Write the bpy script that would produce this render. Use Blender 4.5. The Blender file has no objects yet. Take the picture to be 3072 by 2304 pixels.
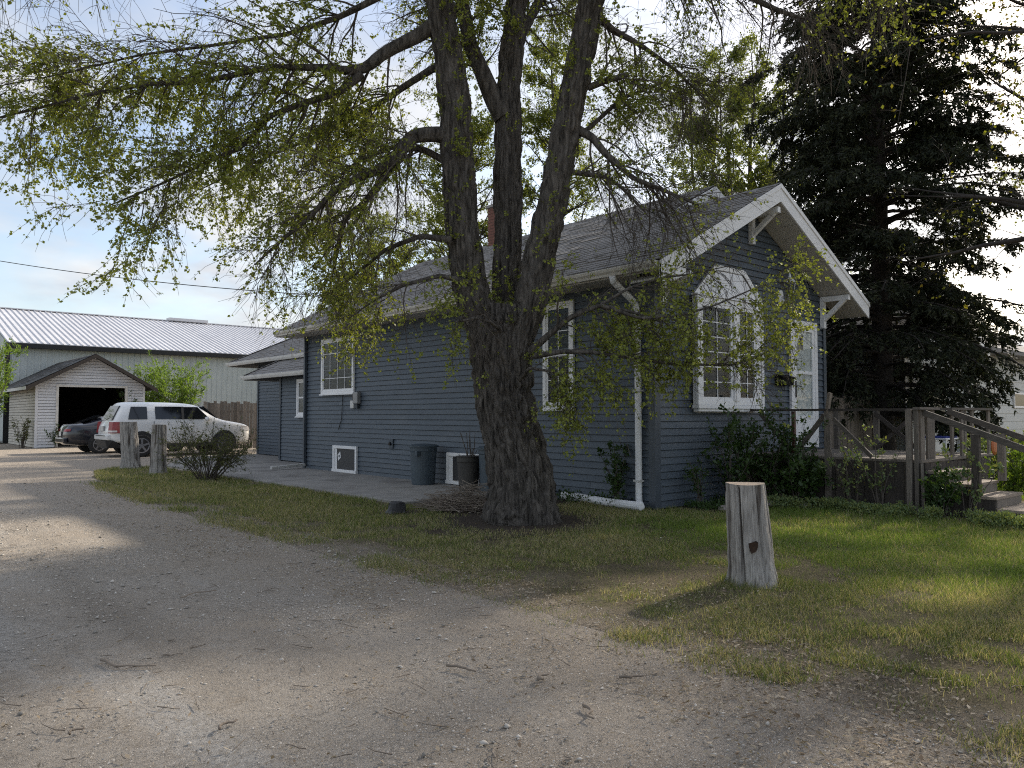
import bpy, math, random
import numpy as np
from mathutils import Vector
from mathutils.geometry import tessellate_polygon

R = math.radians
rng = np.random.default_rng(7)
random.seed(7)
scn = bpy.context.scene
col = scn.collection

# ------------------------------------------------------------------ camera
# metric world: x runs along the front of the house, y back along its side wall, z up;
# the near front corner of the house is the origin
cd = bpy.data.cameras.new('camera')
cam = bpy.data.objects.new('camera', cd)
col.objects.link(cam)
cam.location = (-9.11, -7.24, 1.40)
cam.rotation_euler = (R(90 + 2.308), 0, -math.atan2(0.65635, 0.75446))
cd.sensor_width = 36.0
cd.lens = 27.04
cd.clip_end = 2000
cd.clip_start = 0.05
scn.camera = cam

# ------------------------------------------------------------------ sky and sun
SUN_AZ = R(86)        # clockwise from +y
SUN_EL = R(30.5)
sun_dir = Vector((math.sin(SUN_AZ) * math.cos(SUN_EL), math.cos(SUN_AZ) * math.cos(SUN_EL), math.sin(SUN_EL)))
w = bpy.data.worlds.new('World')
scn.world = w
w.use_nodes = True
nt = w.node_tree
nt.nodes.clear()
N = nt.nodes.new
L = nt.links.new
out = N('ShaderNodeOutputWorld')
bg = N('ShaderNodeBackground')
bg.inputs['Strength'].default_value = 0.10
sky = N('ShaderNodeTexSky')
sky.sky_type = 'NISHITA'
sky.sun_disc = False
sky.sun_elevation = SUN_EL
sky.sun_rotation = SUN_AZ
sky.air_density = 1.0
sky.dust_density = 2.0
sky.ozone_density = 1.0
tc = N('ShaderNodeTexCoord')
sep = N('ShaderNodeSeparateXYZ')
L(tc.outputs['Generated'], sep.inputs[0])
den = N('ShaderNodeMath'); den.operation = 'MAXIMUM'; den.inputs[1].default_value = 0.0
L(sep.outputs['Z'], den.inputs[0])
den2 = N('ShaderNodeMath'); den2.operation = 'ADD'; den2.inputs[1].default_value = 0.22
L(den.outputs[0], den2.inputs[0])
dx = N('ShaderNodeMath'); dx.operation = 'DIVIDE'
dy = N('ShaderNodeMath'); dy.operation = 'DIVIDE'
L(sep.outputs['X'], dx.inputs[0]); L(den2.outputs[0], dx.inputs[1])
L(sep.outputs['Y'], dy.inputs[0]); L(den2.outputs[0], dy.inputs[1])
cmb = N('ShaderNodeCombineXYZ')
L(dx.outputs[0], cmb.inputs[0]); L(dy.outputs[0], cmb.inputs[1])
cn = N('ShaderNodeTexNoise')
cn.inputs['Scale'].default_value = 1.7
cn.inputs['Detail'].default_value = 7
cn.inputs['Roughness'].default_value = 0.55
cn.inputs['Distortion'].default_value = 0.5
L(cmb.outputs[0], cn.inputs['Vector'])
cr = N('ShaderNodeValToRGB')
cr.color_ramp.elements[0].position = 0.40
cr.color_ramp.elements[0].color = (0.2, 0.2, 0.2, 1)
cr.color_ramp.elements[1].position = 0.61
cr.color_ramp.elements[1].color = (0.95, 0.95, 0.95, 1)
L(cn.outputs['Fac'], cr.inputs[0])
cn2 = N('ShaderNodeTexNoise')
cn2.inputs['Scale'].default_value = 3.5
cn2.inputs['Detail'].default_value = 5
L(cmb.outputs[0], cn2.inputs['Vector'])
cc = N('ShaderNodeValToRGB')
cc.color_ramp.elements[0].position = 0.3
cc.color_ramp.elements[0].color = (0.66, 0.70, 0.78, 1)
cc.color_ramp.elements[1].position = 0.65
cc.color_ramp.elements[1].color = (1.0, 1.0, 1.0, 1)
L(cn2.outputs['Fac'], cc.inputs[0])
cs = N('ShaderNodeVectorMath'); cs.operation = 'SCALE'
cs.inputs['Scale'].default_value = 4.0
L(cc.outputs[0], cs.inputs[0])
mx = N('ShaderNodeMix'); mx.data_type = 'RGBA'
L(cr.outputs[0], mx.inputs['Factor'])
L(sky.outputs[0], mx.inputs['A'])
L(cs.outputs[0], mx.inputs['B'])
L(mx.outputs['Result'], bg.inputs['Color'])
L(bg.outputs[0], out.inputs[0])

sd = bpy.data.lights.new('sun', 'SUN')
sd.energy = 2.9
sd.angle = R(1.8)
sd.color = (1.0, 0.90, 0.76)
so = bpy.data.objects.new('sun', sd)
col.objects.link(so)
so.rotation_euler = sun_dir.to_track_quat('Z', 'Y').to_euler()

scn.view_settings.view_transform = 'Standard'
scn.view_settings.look = 'None'
scn.view_settings.gamma = 1.0
scn.view_settings.use_curve_mapping = False
scn.view_settings.exposure = 1.25
scn.render.engine = 'CYCLES'
scn.cycles.max_bounces = 6
scn.cycles.transparent_max_bounces = 12
scn.cycles.use_denoising = False
scn.cycles.filter_width = 1.1
scn.cycles.sample_clamp_indirect = 4.0

# ------------------------------------------------------------------ noise
_tab = np.random.default_rng(3).random(4096)
def vnoise(p):
    p = np.asarray(p, float)
    i = np.floor(p).astype(np.int64)
    f = p - i
    f = f * f * (3 - 2 * f)
    def h(a, b, c):
        return _tab[((a * 73856093) ^ (b * 19349663) ^ (c * 83492791)) & 4095]
    x, y, z = i[..., 0], i[..., 1], i[..., 2]
    fx, fy, fz = f[..., 0], f[..., 1], f[..., 2]
    c00 = h(x, y, z) * (1 - fx) + h(x + 1, y, z) * fx
    c10 = h(x, y + 1, z) * (1 - fx) + h(x + 1, y + 1, z) * fx
    c01 = h(x, y, z + 1) * (1 - fx) + h(x + 1, y, z + 1) * fx
    c11 = h(x, y + 1, z + 1) * (1 - fx) + h(x + 1, y + 1, z + 1) * fx
    return (c00 * (1 - fy) + c10 * fy) * (1 - fz) + (c01 * (1 - fy) + c11 * fy) * fz
def fbm(p, o=4):
    p = np.asarray(p, float)
    s, a, t = 0, 0.5, 0
    for k in range(o):
        s = s + a * vnoise(p * (2 ** k) + 17.3 * k)
        t += a
        a *= 0.5
    return s / t
def n2(x, y, sc, o=3, off=0.0):
    x = np.asarray(x, float); y = np.asarray(y, float)
    return fbm(np.stack([x * sc + off, y * sc - off, np.zeros_like(x) + off * 1.7], -1), o)

# ------------------------------------------------------------------ materials
MATS = {}
def mat(name, c1, c2=None, sc=8.0, rough=0.7, bump=0.0, bsc=None, st=(1, 1, 1), var=0.0, metal=0.0, spec=0.5,
        island=False, detail=5, c3=None, sc3=1.0, t3=(0.5, 0.62), dist=0.0, coat=0.0):
    """noise-mixed principled material; st stretches the noise, var shifts brightness from object to object"""
    m = bpy.data.materials.new(name)
    m.use_nodes = True
    t = m.node_tree
    p = t.nodes['Principled BSDF']
    p.inputs['Roughness'].default_value = rough
    p.inputs['Metallic'].default_value = metal
    p.inputs['Specular IOR Level'].default_value = spec
    if coat:
        p.inputs['Coat Weight'].default_value = coat
        p.inputs['Coat Roughness'].default_value = 0.06
    tcd = t.nodes.new('ShaderNodeTexCoord')
    mp = t.nodes.new('ShaderNodeMapping')
    mp.inputs['Scale'].default_value = st
    t.links.new(tcd.outputs['Object'], mp.inputs[0])
    rnd = None
    if var:
        if island:
            g = t.nodes.new('ShaderNodeNewGeometry'); rnd = g.outputs['Random Per Island']
        else:
            g = t.nodes.new('ShaderNodeObjectInfo'); rnd = g.outputs['Random']
        sh = t.nodes.new('ShaderNodeVectorMath'); sh.operation = 'SCALE'
        sh.inputs[0].default_value = (31.0, 17.0, 23.0)
        t.links.new(rnd, sh.inputs['Scale'])
        t.links.new(sh.outputs[0], mp.inputs['Location'])
    ns = t.nodes.new('ShaderNodeTexNoise')
    ns.inputs['Scale'].default_value = sc
    ns.inputs['Detail'].default_value = detail
    ns.inputs['Roughness'].default_value = 0.62
    ns.inputs['Distortion'].default_value = dist
    t.links.new(mp.outputs[0], ns.inputs['Vector'])
    rp = t.nodes.new('ShaderNodeValToRGB')
    rp.color_ramp.elements[0].position = 0.32
    rp.color_ramp.elements[1].position = 0.68
    c2 = c2 or tuple(x * 0.75 for x in c1)
    rp.color_ramp.elements[0].color = (*c1, 1)
    rp.color_ramp.elements[1].color = (*c2, 1)
    t.links.new(ns.outputs['Fac'], rp.inputs[0])
    c = rp.outputs[0]
    if c3:
        n3 = t.nodes.new('ShaderNodeTexNoise')
        n3.inputs['Scale'].default_value = sc3
        n3.inputs['Detail'].default_value = 6
        t.links.new(mp.outputs[0], n3.inputs['Vector'])
        r3 = t.nodes.new('ShaderNodeMapRange')
        r3.inputs['From Min'].default_value = t3[0]
        r3.inputs['From Max'].default_value = t3[1]
        t.links.new(n3.outputs['Fac'], r3.inputs['Value'])
        m3 = t.nodes.new('ShaderNodeMix'); m3.data_type = 'RGBA'
        t.links.new(r3.outputs[0], m3.inputs['Factor'])
        t.links.new(c, m3.inputs['A'])
        m3.inputs['B'].default_value = (*c3, 1)
        c = m3.outputs['Result']
    if var:
        mr = t.nodes.new('ShaderNodeMapRange')
        mr.inputs['To Min'].default_value = 1 - var
        mr.inputs['To Max'].default_value = 1 + var
        t.links.new(rnd, mr.inputs['Value'])
        sc_ = t.nodes.new('ShaderNodeVectorMath'); sc_.operation = 'SCALE'
        t.links.new(c, sc_.inputs[0])
        t.links.new(mr.outputs[0], sc_.inputs['Scale'])
        c = sc_.outputs[0]
    t.links.new(c, p.inputs['Base Color'])
    if bump:
        bp = t.nodes.new('ShaderNodeBump')
        bp.inputs['Strength'].default_value = 1.0
        bp.inputs['Distance'].default_value = bump
        if bsc:
            nb = t.nodes.new('ShaderNodeTexNoise')
            nb.inputs['Scale'].default_value = bsc
            nb.inputs['Detail'].default_value = 6
            nb.inputs['Roughness'].default_value = 0.65
            t.links.new(mp.outputs[0], nb.inputs['Vector'])
            t.links.new(nb.outputs['Fac'], bp.inputs['Height'])
        else:
            t.links.new(ns.outputs['Fac'], bp.inputs['Height'])
        t.links.new(bp.outputs[0], p.inputs['Normal'])
    MATS[name] = m
    return m

def leafmat(name, cols, trans=0.5, rough=0.55):
    """leaf: colours spread over single leaves, light shines through"""
    m = bpy.data.materials.new(name)
    m.use_nodes = True
    t = m.node_tree
    p = t.nodes['Principled BSDF']
    p.inputs['Roughness'].default_value = rough
    p.inputs['Specular IOR Level'].default_value = 0.35
    g = t.nodes.new('ShaderNodeNewGeometry')
    rp = t.nodes.new('ShaderNodeValToRGB')
    e = rp.color_ramp.elements
    e[0].position = 0.0
    e[1].position = 1.0
    e[0].color = (*cols[0], 1)
    e[1].color = (*cols[-1], 1)
    for i, c in enumerate(cols[1:-1]):
        k = e.new((i + 1) / (len(cols) - 1))
        k.color = (*c, 1)
    t.links.new(g.outputs['Random Per Island'], rp.inputs[0])
    t.links.new(rp.outputs[0], p.inputs['Base Color'])
    tr = t.nodes.new('ShaderNodeBsdfTranslucent')
    br = t.nodes.new('ShaderNodeVectorMath'); br.operation = 'MULTIPLY'
    br.inputs[1].default_value = (1.5, 1.45, 0.6)
    t.links.new(rp.outputs[0], br.inputs[0])
    t.links.new(br.outputs[0], tr.inputs[0])
    ms = t.nodes.new('ShaderNodeMixShader')
    ms.inputs[0].default_value = trans
    t.links.new(p.outputs[0], ms.inputs[1])
    t.links.new(tr.outputs[0], ms.inputs[2])
    t.links.new(ms.outputs[0], t.nodes['Material Output'].inputs[0])
    MATS[name] = m
    return m

def glassmat(name, tint=(0.93, 0.95, 0.95), rough=0.02):
    m = bpy.data.materials.new(name)
    m.use_nodes = True
    t = m.node_tree
    t.nodes.remove(t.nodes['Principled BSDF'])
    tr = t.nodes.new('ShaderNodeBsdfTransparent')
    tr.inputs[0].default_value = (*tint, 1)
    gl = t.nodes.new('ShaderNodeBsdfGlossy')
    gl.inputs['Roughness'].default_value = rough
    lw = t.nodes.new('ShaderNodeLayerWeight')
    lw.inputs['Blend'].default_value = 0.5
    pw_ = t.nodes.new('ShaderNodeMath'); pw_.operation = 'POWER'; pw_.inputs[1].default_value = 4.0
    t.links.new(lw.outputs['Facing'], pw_.inputs[0])
    sc_ = t.nodes.new('ShaderNodeMath'); sc_.operation = 'MULTIPLY_ADD'; sc_.inputs[1].default_value = 0.4; sc_.inputs[2].default_value = 0.006
    t.links.new(pw_.outputs[0], sc_.inputs[0])
    ms = t.nodes.new('ShaderNodeMixShader')
    t.links.new(sc_.outputs[0], ms.inputs[0])
    t.links.new(tr.outputs[0], ms.inputs[1])
    t.links.new(gl.outputs[0], ms.inputs[2])
    t.links.new(ms.outputs[0], t.nodes['Material Output'].inputs[0])
    MATS[name] = m
    return m

mat('siding', (0.082, 0.103, 0.128), (0.069, 0.087, 0.109), sc=3, rough=0.5, bump=0.0015, bsc=60, st=(1, 1, 4), var=0.06, spec=0.35, c3=(0.1, 0.117, 0.138), sc3=0.9, t3=(0.5, 0.75))
mat('siding_trim', (0.066, 0.081, 0.1), (0.056, 0.068, 0.084), sc=3, rough=0.5, var=0.05)
mat('white', (0.82, 0.82, 0.82), (0.75, 0.75, 0.76), sc=4, rough=0.45, var=0.03)
mat('white_dirty', (0.66, 0.65, 0.63), (0.54, 0.53, 0.5), sc=5, rough=0.55, var=0.04, c3=(0.4, 0.38, 0.34), sc3=3, t3=(0.58, 0.75))
mat('soffit', (0.52, 0.50, 0.46), (0.44, 0.42, 0.38), sc=6, rough=0.6, var=0.06)
mat('gutter', (0.62, 0.60, 0.55), (0.5, 0.48, 0.43), sc=3, rough=0.45, c3=(0.3, 0.24, 0.19), sc3=2.2, t3=(0.58, 0.75))
mat('shingle', (0.28, 0.268, 0.26), (0.18, 0.172, 0.168), sc=45, rough=0.95, bump=0.002, bsc=180, var=0.2, island=True, spec=0.2)
mat('roof_felt', (0.03, 0.03, 0.03), rough=0.95)
mat('brick', (0.20, 0.085, 0.06), (0.12, 0.055, 0.042), sc=14, rough=0.9, var=0.25, island=True)
mat('mortar', (0.3, 0.28, 0.26), rough=0.95)
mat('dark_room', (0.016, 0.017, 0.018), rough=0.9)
mat('screen', (0.05, 0.05, 0.052), (0.035, 0.035, 0.037), sc=20, rough=0.5)
mat('curtain', (0.16, 0.15, 0.14), (0.09, 0.085, 0.08), sc=6, rough=0.9, st=(8, 8, 0.4))
glassmat('glass')
mat('car_glass', (0.015, 0.017, 0.02), (0.01, 0.011, 0.013), rough=0.04, spec=0.6)
mat('concrete', (0.30, 0.285, 0.265), (0.22, 0.21, 0.195), sc=3, rough=0.9, bump=0.004, bsc=40, c3=(0.15, 0.14, 0.13), sc3=1.1, t3=(0.5, 0.7))
mat('wood_grey', (0.215, 0.185, 0.155), (0.105, 0.09, 0.077), sc=10, rough=0.85, bump=0.004, bsc=24, st=(6, 6, 0.5), var=0.25)
mat('wood_dark', (0.07, 0.057, 0.048), (0.036, 0.03, 0.026), sc=10, rough=0.85, bump=0.004, bsc=24, st=(6, 6, 0.5), var=0.3)
mat('wood_tread', (0.36, 0.29, 0.23), (0.22, 0.18, 0.145), sc=8, rough=0.85, bump=0.003, bsc=24, st=(1, 9, 9), var=0.12)
mat('wood_rail', (0.14, 0.12, 0.102), (0.075, 0.065, 0.056), sc=9, rough=0.8, bump=0.003, bsc=24, st=(5, 0.8, 5), var=0.2)
mat('post_brown', (0.11, 0.05, 0.035), (0.08, 0.035, 0.025), rough=0.6)
mat('picket', (0.27, 0.225, 0.185), (0.14, 0.115, 0.095), sc=9, rough=0.9, bump=0.004, bsc=24, st=(6, 6, 0.4), var=0.35)
mat('stump', (0.42, 0.40, 0.37), (0.17, 0.155, 0.14), sc=7, rough=0.9, bump=0.012, bsc=11, st=(9, 9, 0.7), dist=0.6, c3=(0.075, 0.062, 0.052), sc3=1.6, t3=(0.53, 0.66))
mat('stump_end', (0.36, 0.28, 0.21), (0.2, 0.165, 0.135), sc=22, rough=0.9)
mat('rot', (0.055, 0.03, 0.017), (0.018, 0.011, 0.008), sc=20, rough=1)
mat('bark', (0.178, 0.16, 0.142), (0.03, 0.027, 0.024), sc=4.2, rough=0.95, bump=0.05, bsc=6, st=(5, 5, 0.75), dist=0.5, spec=0.15)
mat('twig', (0.12, 0.102, 0.088), (0.07, 0.06, 0.05), sc=6, rough=0.9, spec=0.2)
mat('twig_pale', (0.24, 0.2, 0.16), (0.15, 0.12, 0.095), sc=6, rough=0.9, var=0.2)
mat('bark_dark', (0.06, 0.05, 0.043), (0.03, 0.025, 0.022), sc=9, rough=0.95, bump=0.01, bsc=14, st=(5, 5, 1))
leafmat('leaf_elm', [(0.13, 0.16, 0.03), (0.22, 0.26, 0.055), (0.32, 0.35, 0.085), (0.15, 0.18, 0.035)], trans=0.40)
leafmat('leaf_tree', [(0.085, 0.11, 0.028), (0.13, 0.16, 0.042), (0.175, 0.20, 0.06)], trans=0.5)
leafmat('leaf_maple', [(0.11, 0.13, 0.025), (0.18, 0.19, 0.035), (0.15, 0.11, 0.03)], trans=0.55)
leafmat('leaf_bush', [(0.09, 0.15, 0.022), (0.13, 0.21, 0.035), (0.17, 0.26, 0.045)], trans=0.45)
leafmat('leaf_olive', [(0.06, 0.075, 0.03), (0.10, 0.115, 0.04), (0.14, 0.145, 0.05)], trans=0.35)
leafmat('leaf_dark', [(0.028, 0.055, 0.016), (0.045, 0.085, 0.022), (0.06, 0.10, 0.03)], trans=0.3, rough=0.4)
leafmat('leaf_pale', [(0.12, 0.17, 0.085), (0.17, 0.23, 0.10), (0.25, 0.27, 0.09)], trans=0.35)
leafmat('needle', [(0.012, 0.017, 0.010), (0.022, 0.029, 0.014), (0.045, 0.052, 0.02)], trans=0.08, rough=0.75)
leafmat('litter', [(0.17, 0.12, 0.08), (0.30, 0.24, 0.17), (0.42, 0.36, 0.28), (0.13, 0.09, 0.06)], trans=0.1, rough=0.9)
mat('metal_roof', (0.62, 0.62, 0.64), (0.52, 0.52, 0.55), sc=1.5, rough=0.45, metal=0.0, spec=0.6, var=0.04)
mat('metal_wall', (0.50, 0.535, 0.52), (0.43, 0.465, 0.455), sc=1.2, rough=0.55, var=0.06)
mat('black_trim', (0.02, 0.02, 0.022), rough=0.6)
mat('garage_siding', (0.68, 0.69, 0.72), (0.60, 0.61, 0.64), sc=2, rough=0.6, var=0.06, c3=(0.42, 0.41, 0.4), sc3=1.1, t3=(0.64, 0.85))
mat('garage_old', (0.56, 0.52, 0.45), (0.48, 0.44, 0.37), sc=1.5, rough=0.7, var=0.08, c3=(0.3, 0.27, 0.22), sc3=0.8, t3=(0.58, 0.8))
mat('car_white', (0.78, 0.78, 0.77), (0.72, 0.72, 0.71), sc=1.5, rough=0.3, coat=0.6, spec=0.5)
mat('car_navy', (0.012, 0.014, 0.022), (0.009, 0.01, 0.016), rough=0.25, coat=0.8)
mat('plastic_black', (0.02, 0.02, 0.021), (0.03, 0.03, 0.031), rough=0.6)
mat('tyre', (0.018, 0.018, 0.018), (0.03, 0.028, 0.026), sc=10, rough=0.85)
mat('alloy', (0.5, 0.5, 0.52), (0.42, 0.42, 0.44), rough=0.3, metal=0.9)
mat('tail_red', (0.33, 0.006, 0.016), (0.2, 0.004, 0.01), sc=14, rough=0.12, spec=0.7, st=(1, 1, 0.2))
mat('clear_lamp', (0.7, 0.66, 0.64), rough=0.1, spec=0.8)
mat('bin_blue', (0.062, 0.085, 0.105), (0.05, 0.068, 0.085), sc=4, rough=0.5, var=0.05)
mat('bin_brown', (0.05, 0.045, 0.04), (0.035, 0.032, 0.03), sc=4, rough=0.55)
mat('box_grey', (0.30, 0.30, 0.30), (0.24, 0.24, 0.24), rough=0.5, metal=0.2)
mat('box_dark', (0.05, 0.06, 0.07), rough=0.6)
mat('mailbox_black', (0.008, 0.009, 0.008), rough=0.7, spec=0.1)
mat('steel_dark', (0.03, 0.03, 0.032), rough=0.35, metal=0.7)
mat('soil', (0.085, 0.068, 0.054), (0.045, 0.037, 0.03), sc=14, rough=1.0, bump=0.03, bsc=30, spec=0.1)
mat('rock', (0.24, 0.21, 0.19), (0.14, 0.12, 0.11), sc=6, rough=0.95, var=0.25, bump=0.01, bsc=12)
mat('pebble', (0.46, 0.43, 0.39), (0.32, 0.295, 0.26), sc=20, rough=0.95, var=0.5, island=True, spec=0.2)
mat('orange', (0.55, 0.17, 0.05), (0.42, 0.11, 0.03), sc=8, rough=0.6)
mat('cloth_blue', (0.03, 0.05, 0.28), (0.025, 0.04, 0.2), rough=0.8)
mat('neighbour_siding', (0.55, 0.56, 0.54), (0.48, 0.49, 0.47), sc=3, rough=0.6, var=0.04)
mat('neighbour_window', (0.03, 0.06, 0.052), rough=0.3, spec=0.15)
mat('cable', (0.02, 0.02, 0.02), rough=0.7)

def ground_material(name, cols, speck, bump, edge=None, ruts=False):
    """layered noise ground: large patches, medium mottling, fine grit"""
    m = bpy.data.materials.new(name)
    m.use_nodes = True
    t = m.node_tree
    p = t.nodes['Principled BSDF']
    p.inputs['Roughness'].default_value = 0.97
    p.inputs['Specular IOR Level'].default_value = 0.12
    tcd = t.nodes.new('ShaderNodeTexCoord')
    def noise(s, d, ro=0.6):
        n = t.nodes.new('ShaderNodeTexNoise')
        n.inputs['Scale'].default_value = s
        n.inputs['Detail'].default_value = d
        n.inputs['Roughness'].default_value = ro
        t.links.new(tcd.outputs['Object'], n.inputs['Vector'])
        return n.outputs['Fac']
    def mix(f, a, b, lo, hi):
        mr = t.nodes.new('ShaderNodeMapRange')
        mr.inputs['From Min'].default_value = lo
        mr.inputs['From Max'].default_value = hi
        t.links.new(f, mr.inputs['Value'])
        mm = t.nodes.new('ShaderNodeMix'); mm.data_type = 'RGBA'
        t.links.new(mr.outputs[0], mm.inputs['Factor'])
        for s, v in (('A', a), ('B', b)):
            if isinstance(v, tuple):
                mm.inputs[s].default_value = (*v, 1)
            else:
                t.links.new(v, mm.inputs[s])
        return mm.outputs['Result']
    c = mix(noise(0.45, 4), cols[0], cols[1], 0.40, 0.60)
    c = mix(noise(1.8, 6, 0.7), c, cols[2], 0.46, 0.64)
    c = mix(noise(4.7, 6, 0.7), c, tuple(q * 0.72 for q in cols[1]), 0.54, 0.70)
    if ruts:
        # wheel tracks: packed paler gravel in strips along the drive
        mpr = t.nodes.new('ShaderNodeMapping'); mpr.inputs['Scale'].default_value = (1.0, 0.10, 1.0)
        t.links.new(tcd.outputs['Object'], mpr.inputs[0])
        nr_ = t.nodes.new('ShaderNodeTexNoise'); nr_.inputs['Scale'].default_value = 1.25; nr_.inputs['Detail'].default_value = 5
        t.links.new(mpr.outputs[0], nr_.inputs['Vector'])
        c = mix(nr_.outputs['Fac'], c, (0.30, 0.26, 0.215), 0.53, 0.68)
        c = mix(nr_.outputs['Fac'], (0.50, 0.48, 0.45), c, 0.36, 0.47)
    c = mix(noise(26, 4, 0.7), c, cols[3], 0.46, 0.70)
    if edge:
        # trodden dirt within about a metre of the driveway edge (x = edge), broken up by noise
        sx = t.nodes.new('ShaderNodeSeparateXYZ')
        t.links.new(tcd.outputs['Object'], sx.inputs[0])
        ad = t.nodes.new('ShaderNodeMath'); ad.operation = 'MULTIPLY_ADD'
        ad.inputs[1].default_value = 2.2
        t.links.new(noise(1.1, 6, 0.65), ad.inputs[0])
        t.links.new(sx.outputs['X'], ad.inputs[2])
        c = mix(ad.outputs[0], edge[1] or c, c if edge[1] else edge[2], edge[0] + 1.1, edge[0] + (2.0 if edge[1] else 3.2))
    c = mix(noise(110, 3, 0.7), c, speck[0], 0.55, 0.70)
    c = mix(noise(150, 3, 0.7), c, speck[1], 0.62, 0.74)
    t.links.new(c, p.inputs['Base Color'])
    b1 = t.nodes.new('ShaderNodeBump'); b1.inputs['Distance'].default_value = bump * 1.5
    t.links.new(noise(38, 8, 0.72), b1.inputs['Height'])
    b2 = t.nodes.new('ShaderNodeBump'); b2.inputs['Distance'].default_value = bump * 2.5
    t.links.new(noise(6, 5, 0.6), b2.inputs['Height'])
    t.links.new(b1.outputs[0], b2.inputs['Normal'])
    t.links.new(b2.outputs[0], p.inputs['Normal'])
    MATS[name] = m
ground_material('gravel', [(0.42, 0.385, 0.34), (0.415, 0.35, 0.28), (0.48, 0.44, 0.39), (0.32, 0.283, 0.24)],
                [(0.55, 0.515, 0.465), (0.17, 0.15, 0.13)], 0.022, ruts=True, edge=(-7.9, None, (0.345, 0.295, 0.24)))
ground_material('turf_soil', [(0.10, 0.085, 0.05), (0.14, 0.115, 0.07), (0.075, 0.075, 0.032), (0.07, 0.057, 0.036)],
                [(0.21, 0.18, 0.12), (0.04, 0.036, 0.022)], 0.03)

ground_material('lawn_soil', [(0.16, 0.135, 0.085), (0.20, 0.165, 0.105), (0.12, 0.115, 0.055), (0.115, 0.095, 0.065)],
                [(0.25, 0.21, 0.145), (0.05, 0.043, 0.028)], 0.03, edge=(-5.4, (0.33, 0.28, 0.225)))

def attrmat(name):
    m = bpy.data.materials.new(name)
    m.use_nodes = True
    t = m.node_tree
    p = t.nodes['Principled BSDF']
    p.inputs['Roughness'].default_value = 0.6
    p.inputs['Specular IOR Level'].default_value = 0.3
    a = t.nodes.new('ShaderNodeAttribute')
    a.attribute_name = 'Col'
    t.links.new(a.outputs['Color'], p.inputs['Base Color'])
    tr = t.nodes.new('ShaderNodeBsdfTranslucent')
    br = t.nodes.new('ShaderNodeVectorMath'); br.operation = 'MULTIPLY'
    br.inputs[1].default_value = (1.4, 1.4, 0.7)
    t.links.new(a.outputs['Color'], br.inputs[0])
    t.links.new(br.outputs[0], tr.inputs[0])
    ms = t.nodes.new('ShaderNodeMixShader')
    ms.inputs[0].default_value = 0.42
    t.links.new(p.outputs[0], ms.inputs[1])
    t.links.new(tr.outputs[0], ms.inputs[2])
    t.links.new(ms.outputs[0], t.nodes['Material Output'].inputs[0])
    MATS[name] = m
attrmat('grass')

# ------------------------------------------------------------------ object helpers
ORG = {}
def tag(o, label=None, cat=None, group=None, kind=None):
    if label: o['label'] = label
    if cat: o['category'] = cat
    if group: o['group'] = group
    if kind: o['kind'] = kind
    return o
def thing(name, label, cat, loc=(0, 0, 0), group=None):
    o = bpy.data.objects.new(name, None)
    col.objects.link(o)
    o.location = loc
    o.empty_display_size = 0.2
    ORG[o.name] = tuple(loc)
    return tag(o, label, cat, group)
def link(name, me, m, parent, origin):
    me.materials.append(MATS[m])
    o = bpy.data.objects.new(name, me)
    col.objects.link(o)
    if parent is not None:
        o.parent = parent
        ORG[o.name] = ORG[parent.name]
    else:
        o.location = origin
        ORG[o.name] = tuple(origin)
    return o
def mesh_np(name, V, Q=None, T=None, smooth=False, colors=None):
    """mesh from numpy arrays: verts, quads, tris"""
    me = bpy.data.meshes.new(name)
    V = np.asarray(V, np.float32)
    nq = 0 if Q is None else len(Q)
    ntr = 0 if T is None else len(T)
    me.vertices.add(len(V))
    me.vertices.foreach_set('co', V.ravel())
    me.loops.add(nq * 4 + ntr * 3)
    me.polygons.add(nq + ntr)
    li = []
    if nq: li.append(np.asarray(Q, np.int32).ravel())
    if ntr: li.append(np.asarray(T, np.int32).ravel())
    me.loops.foreach_set('vertex_index', np.concatenate(li))
    st = np.concatenate([np.arange(nq) * 4, nq * 4 + np.arange(ntr) * 3]).astype(np.int32)
    me.polygons.foreach_set('loop_start', st)
    if smooth:
        me.polygons.foreach_set('use_smooth', np.ones(nq + ntr, bool))
    if colors is not None:
        at = me.attributes.new('Col', 'FLOAT_COLOR', 'POINT')
        at.data.foreach_set('color', np.asarray(colors, np.float32).ravel())
    me.update()
    me.validate()
    return me
def put_np(name, m, V, Q=None, T=None, parent=None, origin=(0, 0, 0), smooth=False, colors=None):
    og = ORG[parent.name] if parent is not None else origin
    me = mesh_np(name, np.asarray(V) - np.array(og), Q, T, smooth, colors)
    return link(name, me, m, parent, origin)

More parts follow.
